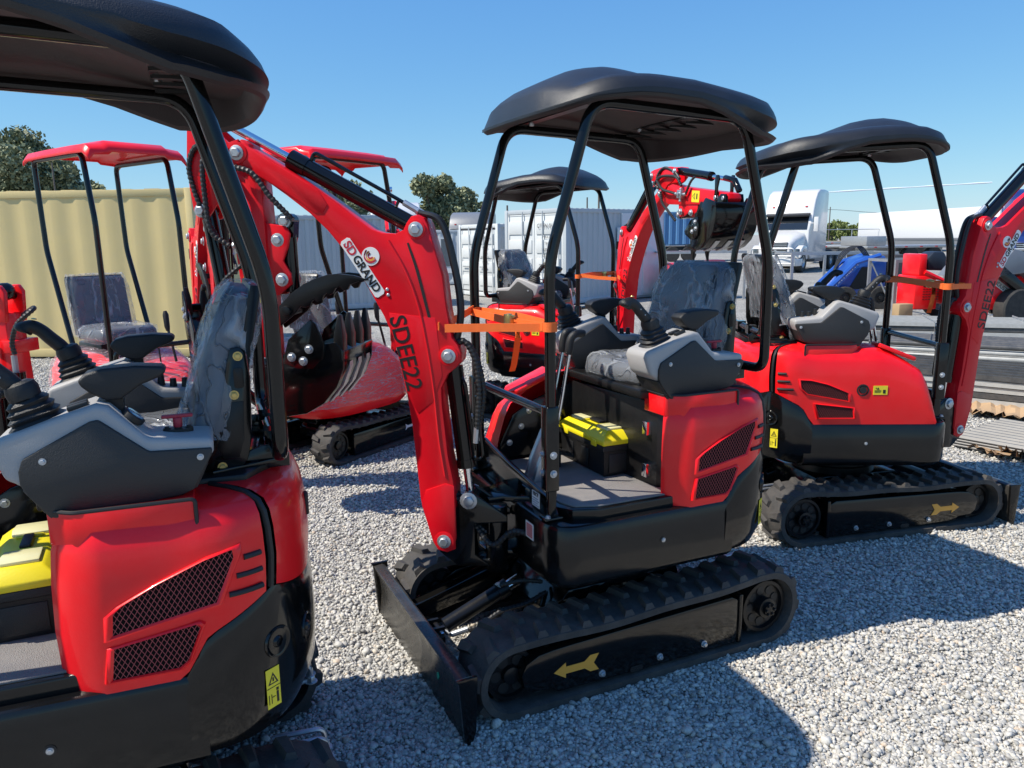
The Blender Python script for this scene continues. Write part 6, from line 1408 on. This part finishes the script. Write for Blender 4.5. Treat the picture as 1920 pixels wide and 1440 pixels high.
# contrail
a, b = at(1525, 362, 1400), at(1860, 342, 1400)
o = part('contrail', lambda mb: mb.tube([a + (b - a) * (k / 20) for k in range(-2, 21)], [1.2 + .4 * math.sin(k * 1.3) for k in range(23)], 8), 'contrail', None); struct(o, 'stuff')
# pallets and timber near the racks
p = at(1700, 588, 14.8)
t = thing('timber_block', 'light timber block by the foot of the rack', 'timber', (p.x, 14.8, 0), .2); part('block', lambda mb: (mb.bx(-.45, .45, -.1, .1, 0.0, .10), mb.bx(-.25, .05, -.1, .1, .10, .38)), 'wood', t, bevel=.01)

# ================================================================== ground
def gz(x, y): return 0.0
me = bpy.data.meshes.new('ground'); s = 1500
me.from_pydata([(-s, -60, 0), (s, -60, 0), (s, 2500, 0), (-s, 2500, 0)], [], [(0, 1, 2, 3)]); me.materials.append(MT['gravel_ground'])
struct(place('ground', me))
def stones(n=280000):
    rng = np.random.default_rng(4)
    t = (1 + 5 ** .5) / 2
    V = np.array([(-1, t, 0), (1, t, 0), (-1, -t, 0), (1, -t, 0), (0, -1, t), (0, 1, t), (0, -1, -t), (0, 1, -t), (t, 0, -1), (t, 0, 1), (-t, 0, -1), (-t, 0, 1)], float); V /= np.linalg.norm(V[0])
    Fc = np.array([(0, 11, 5), (0, 5, 1), (0, 1, 7), (0, 7, 10), (0, 10, 11), (1, 5, 9), (5, 11, 4), (11, 10, 2), (10, 7, 6), (7, 1, 8), (3, 9, 4), (3, 4, 2), (3, 2, 6), (3, 6, 8), (3, 8, 9), (4, 9, 5), (2, 4, 11), (6, 2, 10), (8, 6, 7), (9, 8, 1)])
    y0, y1 = 1.7, 12.5
    # density falls with distance
    u = rng.random(n); k = 0.2
    yy = (y0 ** k + u * (y1 ** k - y0 ** k)) ** (1 / k); xx = (rng.random(n) * 2 - 1) * (.74 * yy + .15)
    # dens ~ 1/(dy/du * width)
    size = rng.lognormal(0, .30, n) * .0078 * (1 + .055 * np.maximum(0, yy - 3))
    sc = rng.uniform(.62, 1.25, (n, 3)); sc[:, 2] *= .72
    ang = rng.random(n) * 2 * np.pi; tl = rng.normal(0, .5, n)
    disp = rng.uniform(.62, 1.22, (n, 12, 1))
    P = V[None] * disp * sc[:, None, :] * size[:, None, None]
    c, s_ = np.cos(tl)[:, None], np.sin(tl)[:, None]; X, Z = P[..., 0] * c - P[..., 2] * s_, P[..., 0] * s_ + P[..., 2] * c; P[..., 0], P[..., 2] = X, Z
    c, s_ = np.cos(ang)[:, None], np.sin(ang)[:, None]; X, Y = P[..., 0] * c - P[..., 1] * s_, P[..., 0] * s_ + P[..., 1] * c; P[..., 0], P[..., 1] = X, Y
    P[..., 0] += xx[:, None]; P[..., 1] += yy[:, None]; P[..., 2] += (rng.random(n)[:, None] * .9 - .15) * size[:, None]
    fs = (Fc[None] + (np.arange(n) * 12)[:, None, None]).reshape(-1, 3)
    me = bpy.data.meshes.new('gravel'); me.vertices.add(n * 12); me.vertices.foreach_set('co', P.reshape(-1).astype(np.float32))
    me.loops.add(len(fs) * 3); me.loops.foreach_set('vertex_index', fs.reshape(-1).astype(np.int32)); me.polygons.add(len(fs))
    me.polygons.foreach_set('loop_start', (np.arange(len(fs)) * 3).astype(np.int32)); me.polygons.foreach_set('loop_total', np.full(len(fs), 3, np.int32)); me.update(); me.validate()
    me.materials.append(MT['stone']); return me
gv = place('gravel', stones()); gv['kind'] = 'stuff'; gv['label'] = 'crushed grey gravel covering the yard'; gv['category'] = 'gravel'
